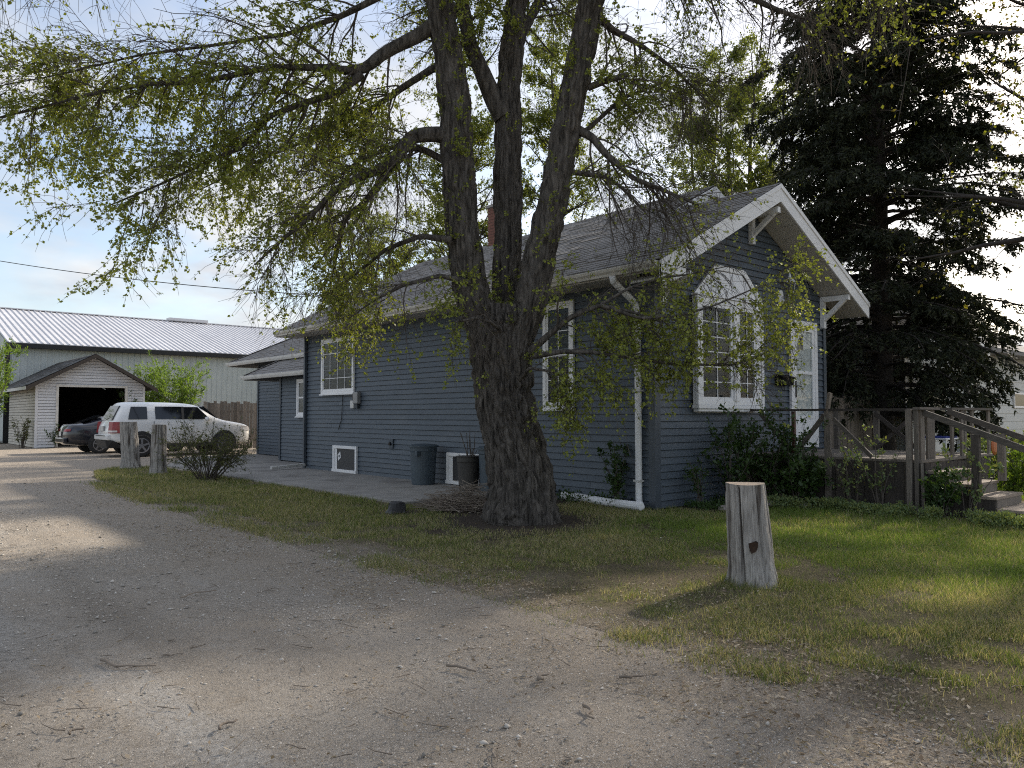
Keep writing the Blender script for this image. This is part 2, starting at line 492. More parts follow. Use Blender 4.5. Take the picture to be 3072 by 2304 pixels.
class MB:
    """collects faces in world coordinates and links them as one mesh object"""
    def __init__(s):
        s.v = []; s.f = []
    def add(s, vs, fs):
        n = len(s.v)
        s.v += [tuple(float(c) for c in q) for q in vs]
        s.f += [tuple(n + i for i in q) for q in fs]
        return s
    def box(s, x0, x1, y0, y1, z0, z1):
        return s.add([(x0, y0, z0), (x1, y0, z0), (x1, y1, z0), (x0, y1, z0), (x0, y0, z1), (x1, y0, z1), (x1, y1, z1), (x0, y1, z1)],
                     [(0, 3, 2, 1), (4, 5, 6, 7), (0, 1, 5, 4), (1, 2, 6, 5), (2, 3, 7, 6), (3, 0, 4, 7)])
    def beam(s, a, b, wd, th, up=(0, 0, 1)):
        """rectangular bar from a to b; wd across, th along up"""
        a = Vector(a); b = Vector(b)
        t = (b - a).normalized()
        sd_ = t.cross(Vector(up))
        if sd_.length < 1e-4:
            sd_ = t.cross(Vector((0, 1, 0)))
        sd_.normalize()
        u = sd_.cross(t).normalized()
        q = []
        for p in (a, b):
            for i, j in ((-1, -1), (1, -1), (1, 1), (-1, 1)):
                q.append(p + sd_ * (i * wd / 2) + u * (j * th / 2))
        return s.add(q, [(0, 1, 2, 3), (7, 6, 5, 4), (0, 4, 5, 1), (1, 5, 6, 2), (2, 6, 7, 3), (3, 7, 4, 0)])
    def prism(s, poly, axis, a, b):
        """extrude a 2-D outline along an axis; poly in the two other axes in order"""
        n = len(poly)
        def P(p, t):
            if axis == 'x': return (t, p[0], p[1])
            if axis == 'y': return (p[0], t, p[1])
            return (p[0], p[1], t)
        vs = [P(p, a) for p in poly] + [P(p, b) for p in poly]
        fs = [tuple(range(n)), tuple(range(2 * n - 1, n - 1, -1))]
        fs += [(i, i + n, (i + 1) % n + n, (i + 1) % n) for i in range(n)]
        return s.add(vs, fs)
    def tube(s, path, rad, k=8, cap=True):
        path = [Vector(p) for p in path]
        if not hasattr(rad, '__len__'):
            rad = [rad] * len(path)
        n0 = len(s.v)
        ref = None
        for i, p in enumerate(path):
            t = (path[min(i + 1, len(path) - 1)] - path[max(i - 1, 0)]).normalized()
            if ref is None:
                ref = Vector((0, 0, 1)) if abs(t.z) < 0.8 else Vector((1, 0, 0))
            a = t.cross(ref).normalized()
            b = a.cross(t).normalized()
            ref = b
            for j in range(k):
                th = 2 * math.pi * j / k
                s.v.append(tuple(p + (a * math.cos(th) + b * math.sin(th)) * rad[i]))
        for i in range(len(path) - 1):
            for j in range(k):
                q = n0 + i * k
                s.f.append((q + j, q + (j + 1) % k, q + k + (j + 1) % k, q + k + j))
        if cap:
            s.f.append(tuple(n0 + j for j in range(k))[::-1])
            s.f.append(tuple(n0 + (len(path) - 1) * k + j for j in range(k)))
        return s
    def lathe(s, c, prof, k=24, axis='z'):
        n0 = len(s.v)
        for (r, h) in prof:
            for j in range(k):
                th = 2 * math.pi * j / k
                a, b = r * math.cos(th), r * math.sin(th)
                if axis == 'z': s.v.append((c[0] + a, c[1] + b, c[2] + h))
                elif axis == 'y': s.v.append((c[0] + a, c[1] + h, c[2] + b))
                else: s.v.append((c[0] + h, c[1] + a, c[2] + b))
        for i in range(len(prof) - 1):
            for j in range(k):
                q = n0 + i * k
                s.f.append((q + j, q + (j + 1) % k, q + k + (j + 1) % k, q + k + j))
        s.f.append(tuple(n0 + j for j in range(k))[::-1])
        s.f.append(tuple(n0 + (len(prof) - 1) * k + j for j in range(k)))
        return s
    def build(s, name, m, parent=None, origin=(0, 0, 0), smooth=False, bevel=0.0, label=None, kind=None):
        og = ORG[parent.name] if parent is not None else origin
        me = bpy.data.meshes.new(name)
        me.from_pydata([(a - og[0], b - og[1], c - og[2]) for a, b, c in s.v], [], s.f)
        if smooth:
            for p in me.polygons: p.use_smooth = True
        me.update()
        o = link(name, me, m, parent, origin)
        if bevel:
            bv = o.modifiers.new('bevel', 'BEVEL')
            bv.width = bevel; bv.segments = 2; bv.limit_method = 'ANGLE'
        if label: o['label'] = label
        if kind: o['kind'] = kind
        return o
def box(name, m, parent, x0, x1, y0, y1, z0, z1, bevel=0.0, **k):
    return MB().box(x0, x1, y0, y1, z0, z1).build(name, m, parent, bevel=bevel, **k)
def smooth_angle(o, deg=40):
    for p in o.data.polygons: p.use_smooth = True
    try:
        o.data.set_sharp_from_angle(angle=R(deg))
    except Exception:
        pass
    return o

# ------------------------------------------------------------------ plant helpers (all batched)
def unit(v):
    return v / np.maximum(np.linalg.norm(v, axis=-1, keepdims=True), 1e-9)
def grow(S, D, Ln, m, droop, wob, r):
    """N curved twigs at once: starts S, directions D, lengths Ln -> (N, m, 3)"""
    P = np.empty((len(S), m, 3))
    P[:, 0] = S
    d = unit(D)
    for i in range(1, m):
        P[:, i] = P[:, i - 1] + d * (Ln / (m - 1))[:, None]
        d = d + r.normal(0, wob, d.shape)
        dr = droop if np.ndim(droop) else np.full(len(S), droop)
        d[:, 2] -= dr
        d = unit(d)
    return P
def pick(P, per, r, t0=0.15, t1=1.0):
    """points and directions along each of the paths"""
    N_, m, _ = P.shape
    idx = np.repeat(np.arange(N_), per)
    t = r.uniform(t0, t1, len(idx)) * (m - 1)
    i = np.minimum(t.astype(int), m - 2)
    f = (t - i)[:, None]
    A, B = P[idx, i], P[idx, i + 1]
    return A * (1 - f) + B * f, unit(B - A), idx, t / (m - 1)
def tubes(P, r0, r1, k=3):
    """tapered tubes for all paths -> verts, quads"""
    N_, m, _ = P.shape
    T = np.empty_like(P)
    T[:, 1:-1] = P[:, 2:] - P[:, :-2]
    T[:, 0] = P[:, 1] - P[:, 0]
    T[:, -1] = P[:, -1] - P[:, -2]
    T = unit(T)
    ref = np.array([0.31, 0.52, 0.79])
    a = unit(np.cross(T, ref))
    b = np.cross(a, T)
    rr = np.linspace(0, 1, m)[None, :] * (np.asarray(r1) - np.asarray(r0)).reshape(-1, 1) + np.asarray(r0).reshape(-1, 1)
    rr = np.broadcast_to(rr, (N_, m))
    th = np.arange(k) * 2 * np.pi / k
    V = P[:, :, None] + rr[:, :, None, None] * (a[:, :, None] * np.cos(th)[:, None] + b[:, :, None] * np.sin(th)[:, None])
    V = V.reshape(-1, 3)
    base = (np.arange(N_) * m * k)[:, None, None] + (np.arange(m - 1) * k)[None, :, None]
    j = np.arange(k)[None, None, :]
    j2 = (j + 1) % k
    Q = np.stack([base + j, base + j2, base + k + j2, base + k + j], -1).reshape(-1, 4)
    return V, Q
def leaves(C, D, size, r, wid=0.6, up=0.0):
    """one diamond leaf per point C pointing roughly along D"""
    n = len(C)
    d = unit(unit(D) * 0.6 + r.normal(0, 0.6, (n, 3)) + np.array([0, 0, up]))
    ref = unit(r.normal(0, 1, (n, 3)))
    s = unit(np.cross(d, ref))
    nn = np.cross(s, d)
    L_ = (size * r.uniform(0.65, 1.35, n))[:, None]
    w_ = L_ * wid * 0.5
    V = np.empty((n, 4, 3))
    V[:, 0] = C
    V[:, 1] = C + d * L_ * 0.5 + s * w_ + nn * L_ * 0.10
    V[:, 2] = C + d * L_
    V[:, 3] = C + d * L_ * 0.5 - s * w_ + nn * L_ * 0.10
    Q = np.arange(n * 4).reshape(n, 4)
    return V.reshape(-1, 3), Q
def cat_vq(*vq):
    Vs, Qs, n = [], [], 0
    for V, Q in vq:
        Vs.append(V); Qs.append(Q + n); n += len(V)
    return np.concatenate(Vs), np.concatenate(Qs)
def resample(pts, n):
    p = np.asarray(pts, float)
    seg = np.r_[0, np.cumsum(np.linalg.norm(np.diff(p[:, :3], axis=0), axis=1))]
    t = np.linspace(0, seg[-1], n)
    # smooth the knots a little
    q = np.stack([np.interp(t, seg, p[:, k]) for k in range(p.shape[1])], 1)
    for _ in range(2):
        q[1:-1] = 0.25 * q[:-2] + 0.5 * q[1:-1] + 0.25 * q[2:]
    return q, seg[-1]
def bark_tube(pts, n, k, amp, seed=0.0, flare=None):
    """limb with real furrows: rings along pts (x, y, z, r)"""
    q, ln = resample(pts, n)
    P, rad = q[:, :3], q[:, 3]
    T = unit(np.gradient(P, axis=0))
    ref = np.array([0.92, 0.37, 0.12])
    a = unit(np.cross(T, ref)); b = np.cross(a, T)
    th = np.arange(k) * 2 * np.pi / k
    dirs = a[:, None] * np.cos(th)[:, None] + b[:, None] * np.sin(th)[:, None]
    rr = np.repeat(rad[:, None], k, 1)
    s = np.linspace(0, ln, n)[:, None] + 0 * th[None]
    if flare is not None:
        rr = rr * flare(s, th[None] + 0 * s)
    c = np.stack([np.cos(th)[None] * rr, np.sin(th)[None] * rr, s + 0 * rr], -1)
    wv = fbm(c * np.array([3, 3, 1.6]) + seed, 3)
    rid = np.abs(fbm(np.stack([c[..., 0] * 17 + wv * 5, c[..., 1] * 17 + wv * 5, c[..., 2] * 2.4], -1) + seed, 3) - 0.5) * 4
    rid = np.clip(rid, 0, 1)
    big = fbm(c * np.array([2.2, 2.2, 1.1]) + seed + 9, 2) - 0.5
    rr = rr + amp * (rid - 0.55) + rr * 0.16 * big
    V = P[:, None] + dirs * rr[..., None]
    i = np.arange(n - 1)[:, None] * k
    j = np.arange(k)[None]
    j2 = (j + 1) % k
    Q = np.stack([i + j, i + j2, i + k + j2, i + k + j], -1).reshape(-1, 4)
    return V.reshape(-1, 3), Q
# ================================================================== the setting: ground, drive, lawn, patio
def sheet(name, m, x0, x1, y0, y1, z, step, amp, label=None):
    xs = np.arange(x0, x1 + step / 2, step); ys = np.arange(y0, y1 + step / 2, step)
    X, Y = np.meshgrid(xs, ys, indexing='ij')
    Z = z + amp * (n2(X, Y, 0.7, 3) - 0.5) + amp * 0.5 * (n2(X, Y, 3.1, 2, 5.0) - 0.5)
    Z = np.where(X > -5.9, z + 0.0015, np.minimum(Z, z + 0.0015 + 0.02 * np.clip((-5.9 - X) / 0.5, 0, 1)))
    nx, ny = X.shape
    V = np.stack([X, Y, Z], -1).reshape(-1, 3)
    i = np.arange(nx - 1)[:, None] * ny; j = np.arange(ny - 1)[None]
    Q = np.stack([i + j, i + ny + j, i + ny + j + 1, i + j + 1], -1).reshape(-1, 4)
    o = put_np(name, m, V, Q, smooth=True)
    return tag(o, label, None, None, 'structure')
MB().box(-900, 900, -900, 900, -0.6, -0.06).build('ground', 'turf_soil', kind='structure')
sheet('gravel_driveway', 'gravel', -24, 8, -24, 37.6, -0.005, 0.25, 0.03, 'grey brown gravel and dirt driveway running along the house to the garage')

def poly_sheet(name, m, poly, z, label=None, amp=0.05, step=0.1, seed=0.0):
    pts = []
    for i in range(len(poly)):
        a = np.array(poly[i]); b = np.array(poly[(i + 1) % len(poly)])
        ln = np.linalg.norm(b - a)
        k = max(1, int(min(ln / step, 400)))
        nrm = np.array([b[1] - a[1], a[0] - b[0]]) / ln
        for t in range(k):
            p = a + (b - a) * t / k
            w_ = (n2([p[0]], [p[1]], 1.3, 4, seed)[0] - 0.5) * amp * 4
            pts.append(p + nrm * w_)
    tri = tessellate_polygon([[Vector((p[0], p[1], 0)) for p in pts]])
    V = np.array([(p[0], p[1], z) for p in pts])
    T = np.array(tri)
    # make them face up
    A = V[T]
    up = np.cross(A[:, 1] - A[:, 0], A[:, 2] - A[:, 0])[:, 2] < 0
    T[up] = T[up][:, ::-1]
    o = put_np(name, m, V, None, T)
    return tag(o, label, None, None, 'structure')
LAWN = [(-5.35, -16), (-5.38, -4), (-5.4, 2), (-5.4, 6), (-5.25, 9.2), (-4.75, 12.2), (-4.3, 14.2), (-3.6, 15.2), (-3.0, 15.2), (-2.62, 14.4), (-2.55, 10),
        (-2.5, 3.05), (-1.5, 2.95), (0.0, 2.9), (0.0, -0.05), (60, -0.05), (60, -16)]
poly_sheet('lawn', 'lawn_soil', LAWN, -0.002, 'patchy lawn beside the driveway and in front of the house')
# bare earth under the big tree and the planting bed
poly_sheet('earth_patch', 'soil', [(-3.6, -0.55), (-2.2, -0.75), (-1.3, -0.2), (-0.9, 0.9), (-0.1, 1.2), (-0.05, 2.85), (-2.2, 2.9), (-3.0, 2.6), (-3.6, 1.5), (-3.9, 0.4)],
           0.002, 'bare dark earth around the foot of the big tree', amp=0.07, seed=3.0)
poly_sheet('planting_bed', 'soil', [(0.25, -0.02), (0.3, -0.75), (1.6, -0.85), (1.95, -1.5), (2.0, -2.9), (2.2, -3.5), (2.2, -5.2), (2.5, -5.2), (2.5, -0.02)],
           0.003, 'narrow planting bed along the front wall and deck', amp=0.05, seed=6.0)
# patio: two concrete slabs with a joint
pt = MB().prism([(-2.45, 3.05), (-0.002, 3.0), (-0.002, 9.9), (-2.5, 9.9)], 'z', -0.05, 0.035).build('patio', 'concrete', kind='structure', bevel=0.012)
pt['label'] = 'worn concrete patio slab along the side wall'
MB().prism([(-2.52, 9.915), (-0.002, 9.915), (-0.002, 11.5), (0.88, 11.5), (0.88, 15.0), (1.93, 15.0), (1.93, 19.3), (-0.4, 19.3), (-2.4, 14.9)], 'z', -0.05, 0.028).build('patio_slab', 'concrete', pt, bevel=0.012)
# neighbour's walk
tag(MB().box(9.6, 60, -1.9, -0.6, -0.02, 0.05).build('sidewalk', 'concrete'), 'pale concrete walk in front of the white neighbouring house', None, None, 'structure')
# ================================================================== the house
HS = 0.108                  # siding exposure
SL = 0.53                   # roof slope
def roof_top(x): return 3.57 + SL * (x + 0.58)
house = thing('house', 'small slate-blue clapboard house with white trim and grey shingled gable roof', 'house')

def clap_x(parent, x, y0, y1, z0, courses, m='siding', face=-1):
    """boards on a wall in the plane x=const, facing -x"""
    for k in range(courses):
        a = z0 + k * HS
        j = 0.0012 * math.sin(k * 7.3)
        cuts = [y0]
        c_ = y0 + 0.9 + (k * 1.37) % 2.4
        while c_ < y1 - 0.6 and y1 - y0 > 6:
            cuts.append(c_); c_ += 3.66
        cuts.append(y1)
        for s_ in range(len(cuts) - 1):
            o_ = 0.0022 * (s_ % 2)
            MB().prism([(x - 0.026 + j - o_, a + 0.013), (x - 0.007 - o_, a + HS - 0.001), (x + 0.012, a + HS - 0.001), (x + 0.012, a), (x + 0.002, a), (x + 0.002, a + 0.013)], 'y', cuts[s_], cuts[s_ + 1] - 0.003).build('siding_board', m, parent)
def clap_y(parent, y, z0, courses, lim, m='siding'):
    """boards on a wall in the plane y=const, facing -y; lim(z) -> x0, x1"""
    for k in range(courses):
        a = z0 + k * HS
        b = a + HS - 0.001
        x0, x1 = lim(a); u0, u1 = lim(b)
        if x1 - x0 < 0.12: break
        if u1 - u0 < 0.02: u0 = u1 = (x0 + x1) / 2
        g_ = 0.013
        V = [(x0, y - 0.026, a + g_), (x1, y - 0.026, a + g_), (u1, y - 0.007, b), (u0, y - 0.007, b), (x0, y + 0.002, a + g_), (x1, y + 0.002, a + g_), (x0, y + 0.002, a), (x1, y + 0.002, a),
             (x0, y + 0.012, a), (x1, y + 0.012, a), (u1, y + 0.012, b), (u0, y + 0.012, b)]
        MB().add(V, [(0, 1, 2, 3), (1, 0, 4, 5), (5, 4, 6, 7), (7, 6, 8, 9), (9, 8, 11, 10), (3, 2, 10, 11), (0, 3, 11, 8, 6, 4), (2, 1, 5, 7, 9, 10)]).build('siding_board', m, parent)
# solid core behind the boards
MB().box(0.014, 5.19, 0.014, 11.44, -0.1, 3.45).prism([(0.014, 3.45), (5.19, 3.45), (5.19, 3.55), (2.6, 4.90), (0.014, 3.55)], 'y', 0.014, 2.2)\
    .box(5.0, 7.98, 2.2, 11.44, -0.1, 3.45).build('wall_core', 'dark_room', house)
clap_x(house, 0.0, 0.06, 11.40, 0.0, 32)
clap_y(house, 0.0, 0.0, 46, lambda z: (0.06, 5.14) if z < 3.52 else (max(0.06, 2.6 - (4.93 - z) / SL), min(5.14, 2.6 + (4.93 - z) / SL)))
# corner boards
box('corner_trim', 'siding_trim', house, -0.0285, 0.085, -0.042, -0.029, 0.0, 3.50)
box('corner_trim', 'siding_trim', house, -0.042, -0.029, -0.042, 0.085, 0.0, 3.44)
box('corner_trim', 'siding_trim', house, 5.10, 5.20, -0.042, -0.029, 0.0, 3.50)
box('corner_trim', 'siding_trim', house, -0.042, -0.029, 11.37, 11.48, 0.0, 3.44)
box('corner_trim', 'siding_trim', house, -0.034, 0.08, 11.48, 11.50, 0.0, 3.44)
MB().box(0.0, 8.0, 11.46, 11.475, 0, 3.44).prism([(0.0, 3.44), (8.0, 3.44), (4.0, 5.62)], 'y', 11.46, 11.475).build('rear_wall', 'siding', house)
MB().box(5.2, 5.215, 0.0, 2.0, 0, 3.44).box(5.2, 8.0, 2.0, 2.02, 0, 3.44).box(8.0, 8.02, 2.0, 11.46, 0, 3.44).build('right_wall', 'siding', house)

# ---- roof
roof = MB()
roof.prism([(-0.56, 3.47), (-0.56, 3.54), (2.6, 5.215), (5.76, 3.54), (5.76, 3.47), (2.6, 5.145)], 'y', -0.57, 1.9)
roof.prism([(-0.555, 3.45), (-0.555, 3.535), (4.0, 5.955), (8.55, 3.535), (8.55, 3.45), (4.0, 5.87)], 'y', 1.66, 11.98)
roof = roof.build('roof', 'roof_felt', house)
# shingles: single tabs on the slope that is seen, the nearest 300 as pieces of their own
ux, uz = 1 / math.hypot(1, SL), SL / math.hypot(1, SL)
def tab_verts(s0, s1, y0, y1, lift, skew):
    """a tab lying on the left slope; s measured up the slope from the eave"""
    o = np.array([-0.58, 0, 3.575]); d = np.array([ux, 0, uz]); n = np.array([-uz, 0, ux])
    P = []
    for (s, l) in ((s0, 0.016 + lift), (s1, 0.006)):
        for y in (y0, y1):
            P.append(o + d * (s + (skew if y == y1 and s == s0 else 0)) + np.array([0, y, 0]) + n * l)
    for (s, l) in ((s0, 0.002), (s1, -0.006)):
        for y in (y0, y1):
            P.append(o + d * s + np.array([0, y, 0]) + n * l)
    return P
TF = [(0, 1, 3, 2), (4, 6, 7, 5), (0, 4, 5, 1), (1, 5, 7, 3), (0, 2, 6, 4), (2, 3, 7, 6)]
tabs = []
exp_ = 0.142
for k in range(37):
    s0 = k * exp_
    xs_ = -0.58 + ux * s0
    y = -0.60 + (k % 3) * -0.11 - random.random() * 0.06
    yend = 12.0
    if xs_ > 2.5: y = 1.60 - (k % 3) * 0.1
    ymin = -0.60 if xs_ <= 2.5 else 1.64
    while y < yend:
        wd = random.choice([0.2, 0.3, 0.3, 0.34, 0.42])
        a, b = max(y, ymin), min(y + wd - 0.004, yend)
        if b - a > 0.03:
            top = s0 + exp_ + 0.05
            if xs_ <= 2.5 and a < 1.62: top = min(top, (2.6 + 0.58) / ux - 0.002)
            top = min(top, (4.0 + 0.58) / ux - 0.002)
            tabs.append((s0 - random.random() * 0.006, top, a, b, random.random() ** 2 * 0.016, random.uniform(-0.012, 0.012)))
        y += wd
cpos = np.array(cam.location)
def tdist(t):
    c = np.array([-0.58 + ux * t[0], (t[2] + t[3]) / 2, 3.575 + uz * t[0]])
    return np.linalg.norm(c - cpos) / max(0.05, t[3] - t[2])
tabs.sort(key=tdist)
for t in tabs[:300]:
    MB().add(tab_verts(*t), TF).build('shingle', 'shingle', roof)
rest = MB()
for t in tabs[300:]: rest.add(tab_verts(*t), TF)
# the far slopes, only courses
for (xr, zr, xe, ya, yb) in ((2.6, 5.255, 5.79, -0.6, 1.62), (4.0, 5.997, 8.58, 1.64, 12.0)):
    nn_ = int((xe - xr) / 0.125)
    for k in range(nn_):
        xa, xb = xe - k * 0.125, xe - (k + 1) * 0.125
        za, zb = 3.575 + (5.79 - xa if xr == 2.6 else 8.58 - xa) * SL, 3.575 + (5.79 - xb if xr == 2.6 else 8.58 - xb) * SL
        rest.add([(xa, ya, za + 0.012), (xa, yb, za + 0.012), (xb, yb, zb + 0.004), (xb, ya, zb + 0.004), (xa, ya, za - 0.01), (xa, yb, za - 0.01)], [(0, 1, 2, 3), (0, 4, 5, 1)])
rest.build('shingles', 'shingle', roof, kind='stuff')
# ridge caps
for (xr, zr, ya, yb) in ((2.6, 5.262, -0.6, 1.6), (4.0, 6.004, 1.64, 12.0)):
    y = ya
    while y < yb - 0.05:
        e = min(y + 0.2, yb)
        MB().add([(xr - 0.13, y, zr - 0.062), (xr, y, zr + 0.016), (xr + 0.13, y, zr - 0.062), (xr - 0.13, e, zr - 0.07), (xr, e, zr + 0.006), (xr + 0.13, e, zr - 0.07)],
                 [(0, 1, 4, 3), (1, 2, 5, 4), (0, 3, 5, 2), (0, 2, 1), (3, 4, 5)]).build('ridge_cap', 'shingle', roof)
        y += 0.2
# rake boards (white), front gable
def rake(name, xa, za, xb, zb, y0, y1, dep, m='white', parent=roof):
    MB().add([(xa, y0, za), (xb, y0, zb), (xb, y0, zb - dep), (xa, y0, za - dep), (xa, y1, za), (xb, y1, zb), (xb, y1, zb - dep), (xa, y1, za - dep)],
             [(0, 1, 2, 3), (7, 6, 5, 4), (0, 4, 5, 1), (1, 5, 6, 2), (2, 6, 7, 3), (3, 7, 4, 0)]).build(name, m, parent)
rake('rake_board', -0.60, 3.553, 2.598, 5.248, -0.612, -0.585, 0.29)
rake('rake_board', 2.602, 5.248, 5.80, 3.553, -0.612, -0.585, 0.29)
rake('rake_trim', -0.61, 3.556, 2.599, 5.257, -0.628, -0.614, 0.075)
rake('rake_trim', 2.601, 5.257, 5.81, 3.556, -0.628, -0.614, 0.075)
# rear gable that stands above the front roof
MB().add([(2.3, 1.62, 5.02), (4.0, 1.62, 5.93), (5.7, 1.62, 5.02), (2.3, 1.70, 5.02), (4.0, 1.70, 5.93), (5.7, 1.70, 5.02)],
         [(0, 1, 2), (5, 4, 3), (0, 3, 4, 1), (1, 4, 5, 2), (0, 2, 5, 3)]).build('gable_panel', 'white', roof)
rake('rake_board', 2.35, 5.115, 3.998, 5.985, 1.585, 1.615, 0.2)
rake('rake_board', 4.002, 5.985, 5.65, 5.115, 1.585, 1.615, 0.2)
# sloping soffit boards under the front overhang
for side in (-1, 1):
    n_ = 11
    for k in range(n_):
        a, b = k / n_, (k + 1) / n_
        xa = 2.6 + side * a * 3.16; xb = 2.6 + side * (b * 3.16 - 0.02)
        za, zb = 4.965 - a * 3.16 * SL, 4.965 - (b * 3.16 - 0.02) * SL
        MB().add([(xa, -0.585, za), (xb, -0.585, zb), (xb, 0.0, zb), (xa, 0.0, za), (xa, -0.585, za + 0.03), (xb, -0.585, zb + 0.03), (xb, 0.0, zb + 0.03), (xa, 0.0, za + 0.03)],
                 [(3, 2, 1, 0), (4, 5, 6, 7), (0, 1, 5, 4), (1, 2, 6, 5), (2, 3, 7, 6), (3, 0, 4, 7)]).build('soffit_board', 'soffit', roof)
# eave along the side wall: flat soffit, fascia, gutter
box('soffit', 'soffit', roof, -0.55, 0.0, 0.0, 11.95, 3.43, 3.46)
box('fascia', 'white_dirty', roof, -0.575, -0.552, -0.58, 11.95, 3.42, 3.555)
g = MB()
g.prism([(-0.58, 3.55), (-0.70, 3.55), (-0.70, 3.535), (-0.69, 3.50), (-0.665, 3.47), (-0.655, 3.435), (-0.58, 3.435)], 'y', -0.56, 11.93)
g.build('gutter', 'gutter', roof, bevel=0.004)
# boxed eave return at the near corner
MB().prism([(-0.60, 3.26), (-0.60, 3.50), (-0.18, 3.73), (-0.02, 3.78), (-0.02, 3.42), (-0.30, 3.30)], 'y', -0.606, -0.57).build('eave_return', 'white', roof)
# knee braces
def knee(x, zt, zb, m='white'):
    k = thing  # noqa
    b = MB()
    b.box(x - 0.045, x + 0.045, -0.10, -0.022, zb, zt)
    b.build('brace_post', m, roof)
    MB().beam((x, -0.06, zb + 0.14), (x, -0.53, zt - 0.05), 0.07, 0.075, up=(0, -0.6, 0.8)).build('brace_strut', m, roof)
    box('brace_arm', m, roof, x - 0.042, x + 0.042, -0.575, -0.101, zt - 0.10, zt - 0.005)
knee(2.6, 4.88, 4.33)
knee(5.06, 3.66, 3.06)
knee(0.14, 3.50, 3.06)
# chimney of single bricks around a core
ch = MB().box(3.75, 4.25, 8.0, 8.5, 5.5, 6.9).build('chimney', 'mortar', house)
for k in range(17):
    z = 5.55 + k * 0.079
    for s in range(2):
        o_ = 0.0 if k % 2 else 0.125
        for (fx, fy, ax) in ((3.735, 8.0, 'y'), (3.75, 7.985, 'x')):
            a = s * 0.25 + (o_ if s == 0 else o_)
            a0, a1 = a, min(a + 0.24, 0.515)
            if ax == 'y': MB().box(fx, fx + 0.03, fy + a0 - 0.01, fy + a1, z, z + 0.068).build('brick', 'brick', ch)
            else: MB().box(fx + a0 - 0.01, fx + a1, fy, fy + 0.03, z, z + 0.068).build('brick', 'brick', ch)
MB().box(3.70, 4.30, 7.95, 8.55, 6.9, 6.97).build('chimney_cap', 'mortar', ch)

# ---- additions at the back
def hip_roof(nm, xe, ya, yb, ze, xr, yr, zr, over):
    r_ = MB().add([(xe, ya, ze), (xe, yb, ze), (xr, yr, zr), (xr, ya, zr), (xr, yb, ze), (xe, ya, ze - 0.10), (xe, yb, ze - 0.10), (xr, yb, ze - 0.10), (xr, ya, ze - 0.10)],
                  [(0, 3, 2, 1), (1, 2, 4), (0, 1, 6, 5), (1, 4, 7, 6), (5, 6, 7, 8), (0, 5, 8, 3), (3, 8, 7, 4, 2)]).build(nm, 'roof_felt', house)
    run = math.hypot(xr - xe, zr - ze); d = np.array([(xr - xe) / run, 0, (zr - ze) / run]); n = np.array([-d[2], 0, d[0]])
    nc = int(run / exp_) + 1
    for k in range(nc):
        s0 = k * exp_; s1 = min(s0 + exp_ + 0.04, run)
        if s1 - s0 < 0.03: continue
        yl = yb + (yr - yb) * (s0 / run)
        y = ya - random.random() * 0.1
        while y < yl:
            wd = random.choice([0.25, 0.33, 0.42])
            a, b = max(y, ya), min(y + wd - 0.005, yl)
            if b - a > 0.04:
                lf = 0.018 + random.random() ** 2 * 0.02
                o3 = np.array([xe - 0.02, 0, ze])
                P = [o3 + d * s0 + n * lf + [0, a, 0], o3 + d * s0 + n * lf + [0, b, 0], o3 + d * s1 + n * 0.008 + [0, a, 0], o3 + d * s1 + n * 0.008 + [0, min(b, yb + (yr - yb) * (s1 / run)), 0],
                     o3 + d * s0 + [0, a, 0], o3 + d * s0 + [0, b, 0], o3 + d * s1 - n * 0.004 + [0, a, 0], o3 + d * s1 - n * 0.004 + [0, b, 0]]
                MB().add(P, TF).build('shingle', 'shingle', r_)
            y += wd
    # hip caps
    A, B = Vector((xe, yb, ze + 0.03)), Vector((xr, yr, zr + 0.03))
    k_ = int((B - A).length / 0.22)
    for i in range(k_):
        MB().beam(A.lerp(B, i / k_), A.lerp(B, (i + 1) / k_ + 0.02), 0.2, 0.018).build('hip_cap', 'shingle', r_)
    # far slope
    m3 = MB()
    for k in range(8):
        t0, t1 = k / 8, (k + 1) / 8
        m3.add([(xe + (xr - xe) * t0, yb + (yr - yb) * t0 + 0.015, ze + (zr - ze) * t0 + 0.025), (xr, yb + (yr - yb) * t0 + 0.015, ze + (zr - ze) * t0 + 0.025),
                (xr, yb + (yr - yb) * t1, ze + (zr - ze) * t1 + 0.012), (xe + (xr - xe) * t1, yb + (yr - yb) * t1, ze + (zr - ze) * t1 + 0.012)], [(0, 1, 2, 3)])
    m3.build('shingles', 'shingle', r_, kind='stuff')
    gm = MB().prism([(xe - 0.02, ze + 0.01), (xe - 0.13, ze + 0.01), (xe - 0.12, ze - 0.05), (xe - 0.09, ze - 0.11), (xe - 0.02, ze - 0.11)], 'y', ya, yb + 0.04)
    gm.build('gutter', 'white_dirty', r_, bevel=0.004)
    box('fascia', 'white_dirty', r_, xe - 0.015, xr, yb + 0.005, yb + 0.03, ze - 0.13, ze - 0.005)
hip_roof('rear_roof', 0.5, 11.52, 16.75, 2.62, 2.75, 14.4, 3.95, 0.4)
hip_roof('rear_roof', 1.3, 13.2, 20.15, 3.24, 4.4, 17.0, 4.9, 0.5)
MB().box(0.92, 5.0, 11.50, 14.93, -0.05, 2.55).box(1.97, 5.5, 14.93, 19.08, -0.05, 3.2).build('rear_core', 'dark_room', house)
clap_x(house, 0.90, 11.50, 14.90, 0.04, 23)
clap_x(house, 1.95, 14.97, 19.05, 0.04, 29)
box('corner_trim', 'siding_trim', house, 0.858, 0.872, 14.86, 14.97, 0.03, 2.52)
box('corner_trim', 'siding_trim', house, 0.866, 1.95, 14.955, 14.97, 0.03, 2.52)
box('corner_trim', 'siding_trim', house, 1.908, 1.922, 19.02, 19.12, 0.03, 3.14)
